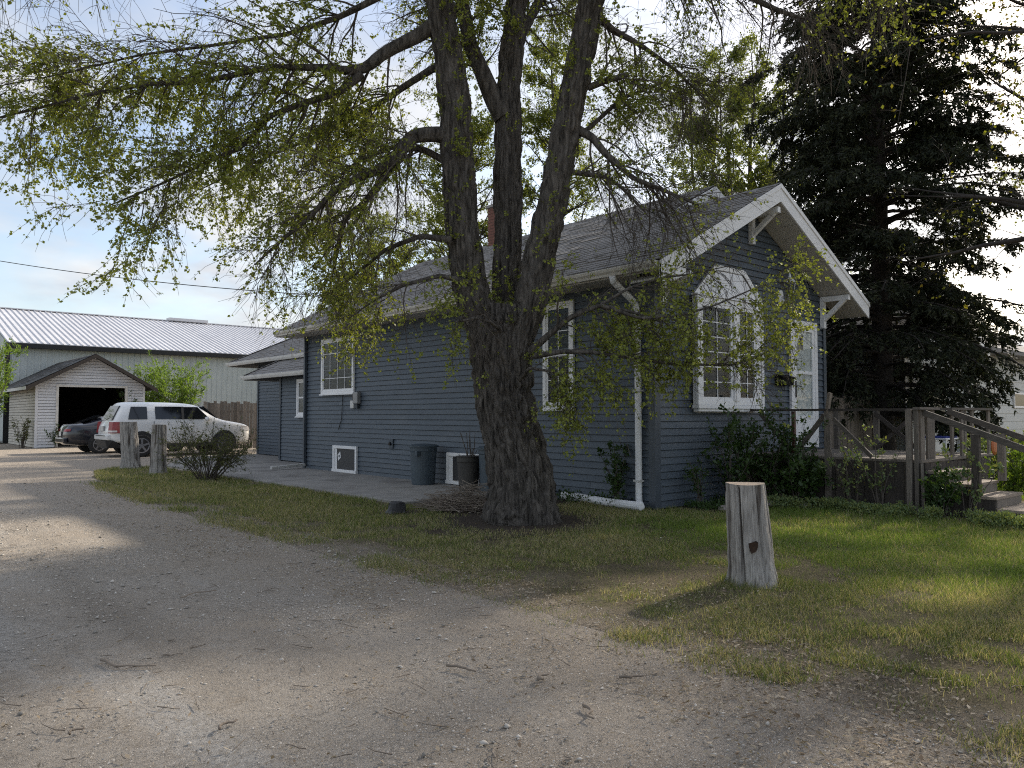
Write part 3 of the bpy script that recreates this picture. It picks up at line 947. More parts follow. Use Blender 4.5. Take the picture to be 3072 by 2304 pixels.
box('rear_end_wall', 'siding', house, 1.93, 5.5, 19.09, 19.11, 0.0, 3.14)
# ---- windows on the side walls (plane x = const, facing -x)
def side_window(x, y0, y1, z0, z1, fr=0.075, rows=2, cols=2, name='window', sill=True, white='white', grid=True, bottom_grid=False, curtain=False):
    cy = (y0 + y1) / 2
    f = MB()
    xo = x - 0.065
    f.box(xo, x - 0.02, y0, y1, z1 - fr, z1)
    f.box(xo, x - 0.02, y0, y1, z0, z0 + fr)
    f.box(xo, x - 0.02, y0, y0 + fr, z0 + fr, z1 - fr)
    f.box(xo, x - 0.02, y1 - fr, y1, z0 + fr, z1 - fr)
    w_ = f.build(name, white, house, bevel=0.004)
    a0, a1, b0, b1 = y0 + fr, y1 - fr, z0 + fr, z1 - fr
    s = MB()
    t = 0.04
    s.box(x - 0.05, x - 0.022, a0, a1, b1 - t, b1).box(x - 0.05, x - 0.022, a0, a1, b0, b0 + t)
    s.box(x - 0.05, x - 0.022, a0, a0 + t, b0 + t, b1 - t).box(x - 0.05, x - 0.022, a1 - t, a1, b0 + t, b1 - t)
    zm = (b0 + b1) / 2
    if rows > 1: s.box(x - 0.052, x - 0.022, a0 + t, a1 - t, zm - 0.022, zm + 0.022)
    s.build('sash', white, w_)
    box('pane', 'glass', w_, x - 0.037, x - 0.033, a0 + t, a1 - t, b0 + t, b1 - t)
    if grid:
        m_ = MB()
        for i in range(1, cols + 1):
            yy = a0 + (a1 - a0) * i / (cols + 1)
            m_.box(x - 0.046, x - 0.040, yy - 0.007, yy + 0.007, b0 + t, b1 - t)
        for zz in ((b0 + zm) / 2, (b1 + zm) / 2):
            m_.box(x - 0.0465, x - 0.0395, a0 + t, a1 - t, zz - 0.007, zz + 0.007)
        m_.build('muntins', 'white', w_)
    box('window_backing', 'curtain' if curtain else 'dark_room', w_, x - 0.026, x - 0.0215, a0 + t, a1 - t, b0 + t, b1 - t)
    if sill: box('sill', white, w_, x - 0.10, x - 0.02, y0 - 0.02, y1 + 0.02, z0 - 0.035, z0 - 0.002, bevel=0.004)
    return w_
side_window(0.0, 8.84, 10.48, 1.92, 3.29, rows=1, cols=3)
side_window(0.0, 1.63, 2.36, 1.50, 3.30, rows=2, cols=1)
side_window(0.90, 13.0, 13.75, 1.36, 2.44, rows=2, cols=1, grid=False, curtain=True)
MB().box(1.88, 1.925, 16.65, 16.78, 1.10, 2.24).build('window_trim', 'white', house, bevel=0.004)
# basement windows near the ground
def basement(y0, y1, z0, z1, tagged):
    f = MB(); fr = 0.07
    f.box(-0.07, -0.022, y0, y1, z1 - fr, z1).box(-0.085, -0.022, y0 - 0.01, y1 + 0.01, z0, z0 + fr)
    f.box(-0.07, -0.022, y0, y0 + fr, z0 + fr, z1 - fr).box(-0.07, -0.022, y1 - fr, y1, z0 + fr, z1 - fr)
    f.box(-0.045, -0.022, y1 - 2.6 * fr, y1 - fr, z0 + fr, z1 - fr)
    w_ = f.build('basement_window', 'white', house, bevel=0.004)
    box('pane', 'screen', w_, -0.035, -0.024, y0 + fr, y1 - 2.6 * fr, z0 + fr, z1 - fr)
    if tagged:
        b = MB()
        yc, zc = y1 - 0.30, z0 + 0.38
        b.prism([(yc + 0.09 * math.cos(a + 0.4) * (1.25 if i % 2 else 0.9), zc + 0.10 * math.sin(a + 0.4) * (1.25 if i % 2 else 0.9)) for i, a in enumerate(np.arange(4) * math.pi / 2)], 'x', -0.046, -0.038)
        b.build('sticker', 'white', w_)
        MB().lathe((-0.048, yc, zc), [(0.032, 0.0), (0.032, 0.006)], 14, 'x').build('sticker_mark', 'box_dark', w_)
basement(8.68, 9.83, 0.03, 0.665, True)
basement(4.1, 5.14, 0.05, 0.66, False)
# meter box, cable box, outlet and cables on the side wall
mb = MB().box(-0.13, -0.022, 8.55, 8.77, 1.66, 1.94).build('meter_box', 'box_grey', house, bevel=0.02)
MB().box(-0.10, -0.022, 8.60, 8.74, 1.56, 1.655).build('meter_base', 'box_dark', mb, bevel=0.008)
MB().box(-0.07, -0.022, 8.82, 8.98, 1.56, 1.74).build('cable_box', 'white_dirty', house, bevel=0.006)
MB().tube([(-0.05, 8.9, 1.74), (-0.04, 8.95, 1.95), (-0.035, 9.4, 1.9), (-0.035, 9.45, 1.3), (-0.035, 9.6, 1.05)], 0.008, 6).build('cable', 'cable', house)
ob = MB().box(-0.05, -0.022, 7.14, 7.30, 0.66, 0.88).build('outlet_box', 'siding_trim', house, bevel=0.006)
MB().lathe((-0.09, 7.22, 0.77), [(0.035, 0.0), (0.035, 0.04)], 12, 'x').build('tap', 'steel_dark', ob)
# downspouts
ds = MB()
ds.tube([(-0.64, 0.25, 3.44), (-0.62, 0.25, 3.36), (-0.16, 0.25, 3.10), (-0.085, 0.25, 3.0), (-0.075, 0.25, 1.6), (-0.075, 0.25, 0.17), (-0.10, 0.22, 0.09), (-0.30, 0.02, 0.06)], 0.052, 10)
d_ = ds.build('downspout', 'white', house, smooth=True)
for z in (0.4, 1.75, 2.85):
    box('strap', 'white_dirty', d_, -0.132, -0.022, 0.19, 0.31, z, z + 0.03)
MB().box(-0.10, -0.034, 11.30, 11.37, 0.1, 3.42).build('downspout', 'siding_trim', house)
MB().beam((-0.06, 11.33, 0.12), (-1.04, 11.16, 0.085), 0.085, 0.07).build('downspout_foot', 'white_dirty', house, bevel=0.01)
# corrugated drain pipe lying on the ground
path = [(-0.36, -0.03, 0.075), (-0.34, 0.3, 0.075), (-0.28, 0.7, 0.07), (-0.18, 1.1, 0.07), (-0.10, 1.5, 0.07), (-0.08, 1.85, 0.07)]
q, _ = resample([(*p, 0.06) for p in path], 90)
dp = MB(); dp.tube([tuple(p[:3]) for p in q], [0.058 + 0.009 * (i % 2) for i in range(90)], 12)
tag(dp.build('drain_pipe', 'white', smooth=False), 'white corrugated drain pipe lying in the grass at the downspout', 'pipe')

# ---- projecting front window (faces -y)
bw = MB()
X0, X1, Z0, Z1, YP = 0.86, 2.66, 1.56, 3.27, -0.17
# back frame on the wall
bw.box(0.95, 2.96, -0.05, -0.022, 1.44, 1.52).box(0.95, 1.03, -0.05, -0.022, 1.52, 3.30).box(2.88, 2.96, -0.05, -0.022, 1.52, 3.30)
bay = bw.build('bay_window', 'white', house, bevel=0.004)
def bx(n, *a, m='white', bev=0.004): return box(n, m, bay, *a, bevel=bev)
bx('side_panel', X0 + 0.02, X0 + 0.05, YP + 0.03, -0.051, Z0, Z1)
bx('side_panel', X1 - 0.05, X1 - 0.02, YP + 0.03, -0.051, Z0, Z1)
bx('bottom_panel', X0, X1, YP - 0.01, -0.051, Z0 - 0.06, Z0 - 0.002)
bx('sill', X0 + 0.03, X1 - 0.02, YP + 0.02, -0.052, Z0 - 0.105, Z0 - 0.062)
bx('frame', X0, X1, YP, YP + 0.05, Z1 - 0.10, Z1)
bx('frame', X0, X1, YP, YP + 0.05, Z0, Z0 + 0.07)
bx('frame', X0, X0 + 0.10, YP, YP + 0.05, Z0 + 0.07, Z1 - 0.10)
bx('frame', X1 - 0.14, X1, YP, YP + 0.05, Z0 + 0.07, Z1 - 0.10)
bx('mullion', 1.83, 1.99, YP - 0.02, YP + 0.05, Z0 + 0.07, Z1 - 0.10)
for (a, b, rows) in ((X0 + 0.10, 1.83, 6), (1.99, X1 - 0.14, 6)):
    sm = MB(); t = 0.055
    za, zb = Z0 + 0.07, Z1 - 0.10
    sm.box(a, b, YP + 0.012, YP + 0.045, zb - t, zb).box(a, b, YP + 0.012, YP + 0.045, za, za + t)
    sm.box(a, a + t, YP + 0.012, YP + 0.045, za + t, zb - t).box(b - t, b, YP + 0.012, YP + 0.045, za + t, zb - t)
    sash = sm.build('sash', 'white', bay, bevel=0.003)
    mm = MB()
    xm = (a + b) / 2
    mm.box(xm - 0.008, xm + 0.008, YP + 0.013, YP + 0.020, za + t, zb - t)
    for i in range(1, rows):
        zz = za + t + (zb - za - 2 * t) * i / rows
        mm.box(a + t, b - t, YP + 0.0125, YP + 0.0205, zz - 0.008, zz + 0.008)
    mm.build('muntins', 'white', bay)
    box('pane', 'glass', bay, a + t, b - t, YP + 0.024, YP + 0.028, za + t, zb - t)
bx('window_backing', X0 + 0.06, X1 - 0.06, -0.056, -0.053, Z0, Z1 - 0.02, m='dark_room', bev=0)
cu = MB()
for i in range(6):
    x = X0 + 0.10 + i * 0.025
    cu.box(x, x + 0.026, -0.075 - 0.014 * (i % 2), -0.058, Z0 + 0.02, Z1 - 0.05)
cu.build('curtain', 'curtain', bay)
# faceted hood
A = [(0.93, -0.024, 3.29), (1.52, -0.024, 3.82), (2.34, -0.024, 3.82), (2.97, -0.024, 3.29)]
i1 = [(1.02, -0.10, 3.30), (1.57, -0.06, 3.74), (2.29, -0.06, 3.74), (2.88, -0.10, 3.30)]
B = [(X0, YP, Z1 + 0.002), (X1, YP, Z1 + 0.002)]
hd = MB()
hd.add([(1.02, -0.05, 3.29), (1.57, -0.05, 3.75), (2.29, -0.05, 3.75), (2.88, -0.05, 3.29), (X0 + 0.02, YP, Z1 + 0.003), (1.45, YP - 0.03, Z1 + 0.003), (2.2, YP - 0.03, Z1 + 0.003), (X1 - 0.02, YP, Z1 + 0.003)],
       [(0, 4, 5, 1), (1, 5, 6, 2), (2, 6, 7, 3), (0, 3, 7, 6, 5, 4)])
hd.build('hood', 'white', bay)
for p, q_ in ((A[0], A[1]), (A[1], A[2]), (A[2], A[3])):
    MB().beam((p[0], -0.045, p[2] - 0.02), (q_[0], -0.045, q_[2] - 0.02), 0.05, 0.085, up=(0, 0, 1)).build('hood_trim', 'white', bay, bevel=0.004)
bx('head_trim', X0 - 0.02, X1 + 0.02, YP - 0.02, -0.06, Z1 + 0.004, Z1 + 0.03)

# ---- storm door with the inner door behind its glass
door = MB()
DX0, DX1, DZ0, DZ1 = 3.83, 4.80, 0.80, 3.14
door.box(DX0, DX0 + 0.10, -0.075, -0.022, DZ0, DZ1 - 0.10).box(DX1 - 0.10, DX1, -0.075, -0.022, DZ0, DZ1 - 0.10).box(DX0, DX1, -0.075, -0.022, DZ1 - 0.10, DZ1)
door = door.build('door', 'white', house, bevel=0.005)
sx0, sx1, sz1 = DX0 + 0.105, DX1 - 0.105, DZ1 - 0.105
sd_ = MB(); t = 0.085
sd_.box(sx0, sx0 + t, -0.068, -0.036, DZ0 + 0.01, sz1).box(sx1 - t, sx1, -0.068, -0.036, DZ0 + 0.01, sz1)
sd_.box(sx0 + t, sx1 - t, -0.068, -0.036, sz1 - 0.09, sz1).box(sx0 + t, sx1 - t, -0.068, -0.036, 2.15, 2.21).box(sx0 + t, sx1 - t, -0.068, -0.036, 1.33, 1.39)
sd_.build('storm_frame', 'white', door, bevel=0.004)
box('kick_panel', 'white', door, sx0 + t, sx1 - t, -0.062, -0.042, DZ0 + 0.01, 1.33, bevel=0.004)
box('pane', 'glass', door, sx0 + t, sx1 - t, -0.054, -0.050, 2.21, sz1 - 0.09)
box('pane', 'glass', door, sx0 + t, sx1 - t, -0.054, -0.050, 1.39, 2.15)
box('inner_door', 'white_dirty', door, sx0 + 0.02, sx1 - 0.02, -0.034, -0.0225, DZ0 + 0.02, sz1 - 0.01)
fan = MB()
xc, zc = 4.35, 2.60
fan.prism([(xc - 0.02, zc)] + [(xc - 0.02 - 0.22 * math.cos(a), zc + 0.30 * math.sin(a)) for a in np.linspace(0, math.pi / 2, 9)], 'y', -0.037, -0.035)
fan.build('fan_light', 'dark_room', door)
fp = MB()
for z0_, z1_ in ((0.95, 1.55), (1.72, 2.45)):
    for xa, xb in ((4.06, 4.28), (4.36, 4.58)):
        fp.box(xa, xb, -0.0385, -0.035, z0_, z1_)
fp.build('door_panels', 'white_dirty', door, bevel=0.002)
hdl = MB().box(sx0 + 0.03, sx0 + 0.055, -0.085, -0.069, 1.72, 2.02)
hdl.tube([(sx0 + 0.042, -0.08, 1.93), (sx0 + 0.042, -0.12, 1.93), (sx0 + 0.16, -0.12, 1.915)], 0.009, 6)
hdl.build('door_handle', 'steel_dark', door)
# ---- mailbox and wall lantern
mbx = thing('mailbox', 'black metal mailbox on the blue wall between the bay window and white door', 'mailbox', (3.55, -0.1, 1.95))
bd = MB(); bd.prism([(-0.024, 1.93), (-0.155, 1.93), (-0.165, 2.06), (-0.024, 2.10)], 'x', 3.34, 3.76)
bd.build('body', 'mailbox_black', mbx, bevel=0.008)
MB().prism([(-0.024, 2.105), (-0.18, 2.062), (-0.182, 2.045), (-0.19, 2.07), (-0.024, 2.125)], 'x', 3.33, 3.77).build('lid', 'mailbox_black', mbx)
MB().tube([(3.50, -0.06, 1.93), (3.50, -0.07, 1.86), (3.55, -0.08, 1.82), (3.60, -0.07, 1.86), (3.60, -0.06, 1.93)], 0.006, 6).build('newspaper_hook', 'steel_dark', mbx)
lan = thing('wall_lantern', 'white cast wall lantern with clear glass on the blue gable wall', 'lantern', (3.55, -0.1, 3.5))
MB().prism([(3.47, 3.42), (3.50, 3.36), (3.60, 3.36), (3.63, 3.42), (3.63, 3.58), (3.59, 3.64), (3.51, 3.64), (3.47, 3.58)], 'y', -0.05, -0.022).build('back_plate', 'white', lan, bevel=0.004)
MB().tube([(3.55, -0.05, 3.50), (3.56, -0.10, 3.44), (3.58, -0.17, 3.44), (3.59, -0.20, 3.52)], [0.022, 0.02, 0.018, 0.02], 8).build('arm', 'white', lan, smooth=True)
c_ = (3.59, -0.20, 3.50)
MB().lathe(c_, [(0.012, -0.05), (0.02, -0.02), (0.03, 0.02), (0.045, 0.05), (0.02, 0.06)], 10).build('base', 'white', lan, smooth=True)
MB().lathe(c_, [(0.045, 0.062), (0.068, 0.14), (0.085, 0.25), (0.085, 0.262)], 8).build('glass_shade', 'glass', lan)
cg = MB()
for i in range(4):
    a = i * math.pi / 2 + 0.4
    cg.tube([(c_[0] + r_ * math.cos(a), c_[1] + r_ * math.sin(a), c_[2] + h_) for r_, h_ in ((0.046, 0.06), (0.072, 0.14), (0.09, 0.25))], 0.006, 5)
cg.build('cage', 'white', lan)
MB().lathe(c_, [(0.10, 0.262), (0.095, 0.28), (0.06, 0.33), (0.03, 0.355), (0.02, 0.39), (0.01, 0.42), (0.006, 0.47)], 10).build('cap', 'white', lan)
# ================================================================== deck with steps
DK = 0.76
deck = thing('wooden_deck', 'weathered grey wooden deck with railing and steps at the white front door', 'deck', (3.9, -1.4, 0))
y = -0.06
while y > -2.80:
    box('deck_board', 'wood_tread' if False else 'wood_grey', deck, 2.38, 5.30, y - 0.132, y, DK - 0.035 + random.uniform(-0.002, 0.002), DK + random.uniform(-0.003, 0.003))
    y -= 0.139
box('rim_joist', 'wood_rail', deck, 2.405, 2.44, -2.80, -0.06, DK - 0.16, DK - 0.038)
box('rim_joist', 'wood_rail', deck, 2.44, 5.28, -2.80, -2.765, DK - 0.16, DK - 0.038)
# skirt planks, left side and front
y = -0.10
while y > -2.78:
    wd = random.choice([0.135, 0.14, 0.14])
    box('skirt_plank', 'wood_dark', deck, 2.385 + random.uniform(-0.006, 0.006), 2.402, y - wd, y, 0.01, DK - 0.045 + random.uniform(-0.01, 0.004))
    y -= wd + random.uniform(0.004, 0.012)
x = 2.40
while x < 5.2:
    box('skirt_plank', 'wood_dark', deck, x, x + 0.14, -2.825, -2.804 + random.uniform(-0.004, 0.004), 0.01, DK - 0.05 + random.uniform(-0.01, 0.004))
    x += 0.148
# posts of the left rail
box('post', 'post_brown', deck, 2.375, 2.425, -0.915, -0.865, 0.70, 1.46)
box('post', 'wood_grey', deck, 2.335, 2.380, -1.52, -1.425, 0.0, 1.46, bevel=0.004)
MB().beam((2.36, -1.46, 1.40), (2.34, -1.53, 1.74), 0.05, 0.05).build('post_stub', 'twig_pale', deck)
box('post', 'wood_grey', deck, 2.31, 2.380, -2.715, -2.64, 0.0, 1.475, bevel=0.004)
box('post', 'wood_grey', deck, 2.33, 2.375, -2.80, -2.745, 0.0, 1.47, bevel=0.004)
MB().beam((2.345, -2.85, 0.0), (2.365, -2.835, 0.72), 0.04, 0.025).build('loose_plank', 'wood_grey', deck)
box('top_rail', 'wood_dark', deck, 2.33, 2.43, -2.66, -0.06, 1.462, 1.495)
# diagonal braces
MB().beam((2.41, -0.86, 0.80), (2.41, -0.30, 1.42), 0.035, 0.07, up=(0, 0.7, 0.7)).build('brace', 'wood_rail', deck)
MB().beam((2.41, -0.92, 0.80), (2.41, -1.40, 1.40), 0.035, 0.07, up=(0, 0.7, 0.7)).build('brace', 'wood_rail', deck)
MB().beam((2.41, -1.54, 1.34), (2.41, -2.12, 0.78), 0.035, 0.06, up=(0, 0.7, 0.7)).build('brace', 'wood_rail', deck)
# front rail
box('top_rail', 'wood_rail', deck, 2.30, 3.02, -2.85, -2.75, 1.477, 1.512)
for (a, b) in ((2.44, 2.58), (2.68, 2.95)):
    box('rail_plank', 'wood_grey', deck, a, b, -2.80, -2.77, DK, 1.476)
box('top_rail', 'wood_rail', deck, 3.55, 5.32, -2.83, -2.73, 1.477, 1.512)
for x in (3.60, 4.0, 4.45, 5.2):
    box('rail_plank', 'wood_grey', deck, x, x + 0.09, -2.80, -2.77, DK, 1.476)
# far rail along the right edge
box('top_rail', 'wood_rail', deck, 5.20, 5.30, -2.72, -0.06, 1.485, 1.52)
for y in (-0.2, -0.95, -1.7, -2.4):
    box('post', 'wood_grey', deck, 5.21, 5.29, y - 0.045, y + 0.045, DK, 1.484)
for a, b in ((-0.95, -1.7),):
    MB().beam((5.20, a, DK + 0.03), (5.20, b, 1.45), 0.03, 0.07, up=(0, 0.7, 0.7)).build('brace', 'wood_dark', deck)
    MB().beam((5.165, a, 1.45), (5.165, b, DK + 0.03), 0.03, 0.07, up=(0, 0.7, 0.7)).build('brace', 'wood_dark', deck)
# steps going down towards the street
SX0, SX1 = 2.50, 3.56
for k in range(5):
    z = DK - 0.152 * k
    ya = -2.80 - 0.30 * k
    if k:
        for s in range(2):
            box('tread', 'wood_tread', deck, SX0 - 0.02, SX1 + 0.02, ya - 0.02 + s * 0.152, ya + 0.128 + s * 0.152, z - 0.035, z)
    if k < 5:
        r_ = box('riser', 'wood_grey', deck, SX0 + 0.03, SX1 - 0.03, ya - 0.012, ya + 0.004, z - 0.150, z - 0.037)
    if k:
        n_ = 2
        for s in range(n_):
            box('skirt_plank', 'wood_dark', deck, SX0 - 0.012, SX0 + 0.012, ya + s * 0.15, ya + 0.146 + s * 0.15, 0.01, z - 0.04)
MB().beam((SX0 + 0.01, -2.76, 1.455), (SX0 + 0.01, -4.9, 0.62), 0.04, 0.085).build('handrail', 'wood_rail', deck, bevel=0.004)
MB().beam((SX1 - 0.01, -2.76, 1.46), (SX1 - 0.01, -4.9, 0.62), 0.04, 0.085).build('handrail', 'wood_rail', deck, bevel=0.004)
for x in (SX0 - 0.055, SX1 - 0.09):
    zb = 0.0 if x < 3 else DK - 0.152 * 2
    box('post', 'wood_dark' if x < 3 else 'wood_grey', deck, x, x + 0.088, -3.53, -3.44, zb, 1.13)
    box('post', 'wood_grey', deck, x, x + 0.088, -4.72, -4.63, 0.0, 0.66)
# ================================================================== logs and stumps used as posts
def log_post(name, label, x, y, h, r0, r1, lean, seed, group=None, rot=False):
    t = thing(name, label, 'post', (x, y, 0), group)
    pts = [(x, y, -0.05, r0 * 1.2), (x + lean[0] * 0.05, y + lean[1] * 0.05, 0.06, r0 * 1.07), (x + lean[0] * 0.2, y + lean[1] * 0.2, h * 0.2, r0), (x + lean[0] * 0.6, y + lean[1] * 0.6, h * 0.6, (r0 + r1) / 2), (x + lean[0], y + lean[1], h, r1)]
    k, n = 72, 46
    fl = lambda s, th: 1 + 0.20 * np.exp(-s / 0.12) * np.maximum(0, np.sin(th * 3 + seed)) + 0.05 * (np.sin(th * 2 + seed * 2)) + 0.03 * np.sin(th * 5 + seed)
    V, Q = bark_tube(pts, n, k, 0.010, seed, fl)
    # cracks: narrow vertical checks
    c = V.reshape(n, k, 3)
    ax = c.mean(1, keepdims=True)
    for j in range(9):
        th = int((seed * 13 + j * 9.7) % k)
        c[2:-1, th] = ax[2:-1, 0] + (c[2:-1, th] - ax[2:-1, 0]) * (0.90 - 0.08 * (j % 2))
    c[-1, :, 2] = c[-1, :, 2] * 0.0 + h + 0.004 * np.sin(np.arange(k) * 2 * np.pi / k * 2 + seed)
    V = c.reshape(-1, 3)
    put_np('log', 'stump', V, Q, parent=t, smooth=True)
    top = c[-1]
    ctr = top.mean(0, keepdims=True)
    Vt = np.concatenate([top - [0, 0, 0.002], ctr - [0, 0, 0.004]])
    T = np.array([(i, (i + 1) % k, k) for i in range(k)])
    put_np('cut_end', 'stump_end', Vt, None, T, parent=t)
    return t
s1 = log_post('tree_stump', 'tall grey weathered stump standing alone on the front lawn', -3.335, -3.675, 0.83, 0.182, 0.155, (-0.055, 0.03), 2.1)
# knot hole with rot on its near face
hole = MB()
dirc = np.array([-0.75, -0.66, 0]); pc = np.array([-3.375, -3.665, 0.33]) + dirc * 0.170
tg = np.array([0.66, -0.75, 0])
hole.add([tuple(pc + tg * (0.036 + 0.008 * math.sin(3 * a)) * math.cos(a) + np.array([0, 0, (0.06 + 0.02 * math.sin(2 * a + 1)) * math.sin(a)]) + dirc * (0.024 - 0.012 * math.cos(a) ** 2)) for a in np.linspace(0, 2 * math.pi, 12, endpoint=False)]
         + [tuple(pc + dirc * 0.020)], [(i, (i + 1) % 12, 12) for i in range(12)])
hole.build('knot_hole', 'rot', s1)
log_post('log_post', 'thick leaning log post on the grass by the driveway, left of the pair', -3.38, 14.50, 1.22, 0.215, 0.20, (-0.06, 0.10), 4.4, 'log posts by the driveway')
log_post('log_post', 'slimmer upright log post on the grass by the driveway, right of the pair', -3.42, 12.10, 1.17, 0.185, 0.165, (0.01, 0.01), 6.7, 'log posts by the driveway')

# ================================================================== bins by the side wall
def bin_(label, x, y, h, r0, r1, m, sticks=False, lid=True, group=None):
    t = thing('trash_bin' if lid else 'planter_tub', label, 'bin' if lid else 'tub', (x, y, 0.035), group)
    MB().lathe((x, y, 0.037), [(r0, 0), (r0 + 0.004, 0.02), (r1 - 0.01, h - 0.12), (r1, h - 0.10), (r1, h - 0.02), (r1 + 0.02, h - 0.015), (r1 + 0.02, h)], 28).build('body', m, t, smooth=False)
    if lid:
        MB().lathe((x, y, 0.037 + h), [(r1 + 0.028, -0.03), (r1 + 0.03, 0.002), (r1 - 0.02, 0.02), (0.05, 0.04), (0.0, 0.042)], 28).build('lid', m, t)
        for s in (-1, 1):
            a = 2.2 + s * 1.5
            cx_, cy_ = x + math.cos(a) * (r1 + 0.02), y + math.sin(a) * (r1 + 0.02)
            MB().box(cx_ - 0.04, cx_ + 0.04, cy_ - 0.04, cy_ + 0.04, h - 0.16, h - 0.06).build('handle', m, t, bevel=0.01)
    else:
        MB().lathe((x, y, 0.037 + h - 0.05), [(r1 - 0.012, 0), (r1 - 0.012, 0.012)], 24).build('earth', 'soil', t)
    return t
bin_('blue-grey round trash bin with lid standing alone on the patio by the wall', -0.42, 5.42, 0.76, 0.225, 0.27, 'bin_blue', group='trash bins')
bin_('blue-grey round trash bin half hidden behind the big trunk', -0.33, 3.36, 0.78, 0.225, 0.27, 'bin_blue', group='trash bins')
pl = bin_('dark brown plant tub with bare sticks beside the basement window', -0.50, 3.86, 0.62, 0.17, 0.215, 'bin_brown', lid=False)
st = MB()
for i in range(13):
    a = random.uniform(0, 6.28); r_ = random.uniform(0, 0.15)
    b = Vector((-0.50 + r_ * math.cos(a), 3.86 + r_ * math.sin(a), 0.58))
    h = random.choice([0.12, 0.15, 0.2, 0.25, 0.5, 0.58, 0.66])
    e = b + Vector((random.uniform(-0.15, 0.15), random.uniform(-0.15, 0.25), h))
    st.tube([b, b.lerp(e, 0.5) + Vector((random.uniform(-.02, .02), random.uniform(-.02, .02), 0)), e], [0.009, 0.007, 0.004], 5)
st.build('stems', 'twig', pl)
# black melted lump at the patio edge
lm = MB().lathe((-3.1, 2.22, 0.012), [(0.16, 0), (0.13, 0.05), (0.10, 0.10), (0.085, 0.135), (0.06, 0.15), (0.02, 0.12)], 13)
lm.v = [(a + 0.11 * (vnoise([[a * 9, b * 9, c * 9]])[0] - 0.5), b + 0.11 * (vnoise([[b * 9, c * 9, a * 9]])[0] - 0.5), c) for a, b, c in lm.v]
tag(lm.build('rotten_stump', 'plastic_black'), 'small black rotten stump at the edge of the patio', 'stump')

# brush pile of twigs between the trunk and the patio
r2 = np.random.default_rng(21)
n = 560
a = r2.uniform(0, 2 * np.pi, n); rad = np.sqrt(r2.random(n))
cx = -1.95 + rad * np.cos(a) * 0.62; cy = 2.0 + rad * np.sin(a) * 0.6
cz = 0.03 + (1 - rad ** 1.5) * r2.random(n) * 0.33
yaw = r2.uniform(0, 2 * np.pi, n); ln = r2.uniform(0.2, 0.75, n)
D = np.stack([np.cos(yaw), np.sin(yaw), r2.normal(0, 0.18, n)], 1)
P = grow(np.stack([cx, cy, cz], 1) - D * ln[:, None] / 2, D, ln, 5, 0.02, 0.14, r2)
P[..., 2] = np.maximum(P[..., 2], 0.03)
V, Q = tubes(P, r2.uniform(0.003, 0.008, n), np.full(n, 0.002), 4)
o = put_np('brush_pile', 'twig_pale', V, Q)
tag(o, 'heap of dead twigs raked together beside the big trunk', 'brush pile')

# ================================================================== fences of single pickets
def fence(label, ax, fixed, a0, a1, top, wd, seed, m='picket', along='x', rail_z=(0.5, 1.5)):
    f = thing('fence', label, 'fence', (a0, fixed, 0) if along == 'x' else (fixed, a0, 0))
    rr = random.Random(seed)
    a = a0
    while a < a1:
        w_ = wd * rr.uniform(0.8, 1.1)
        h = top + rr.uniform(-0.06, 0.06)
        o = rr.uniform(-0.006, 0.006)
        if along == 'x':
            MB().add([(a, fixed - 0.02 + o, 0.03), (a + w_, fixed - 0.02 + o, 0.03), (a + w_, fixed - 0.02 + o, h - 0.03 * rr.random()), (a, fixed - 0.02 + o, h),
                      (a, fixed + o, 0.03), (a + w_, fixed + o, 0.03), (a + w_, fixed + o, h - 0.03 * rr.random()), (a, fixed + o, h)],
                     [(0, 1, 2, 3), (7, 6, 5, 4), (0, 4, 5, 1), (1, 5, 6, 2), (2, 6, 7, 3), (3, 7, 4, 0)]).build('picket', m, f)
        a += w_ + rr.uniform(0.004, 0.02)
    for z in rail_z:
        box('rail', m, f, a0, a1, fixed + 0.012, fixed + 0.05, z, z + 0.08)
    return f
fence('old brown picket fence of uneven boards behind the white car', 'x', 24.0, 1.75, 5.4, 1.92, 0.135, 5)
fence('grey board fence between the house corner and the spruce', 'x', 0.30, 5.32, 7.85, 1.78, 0.15, 8)

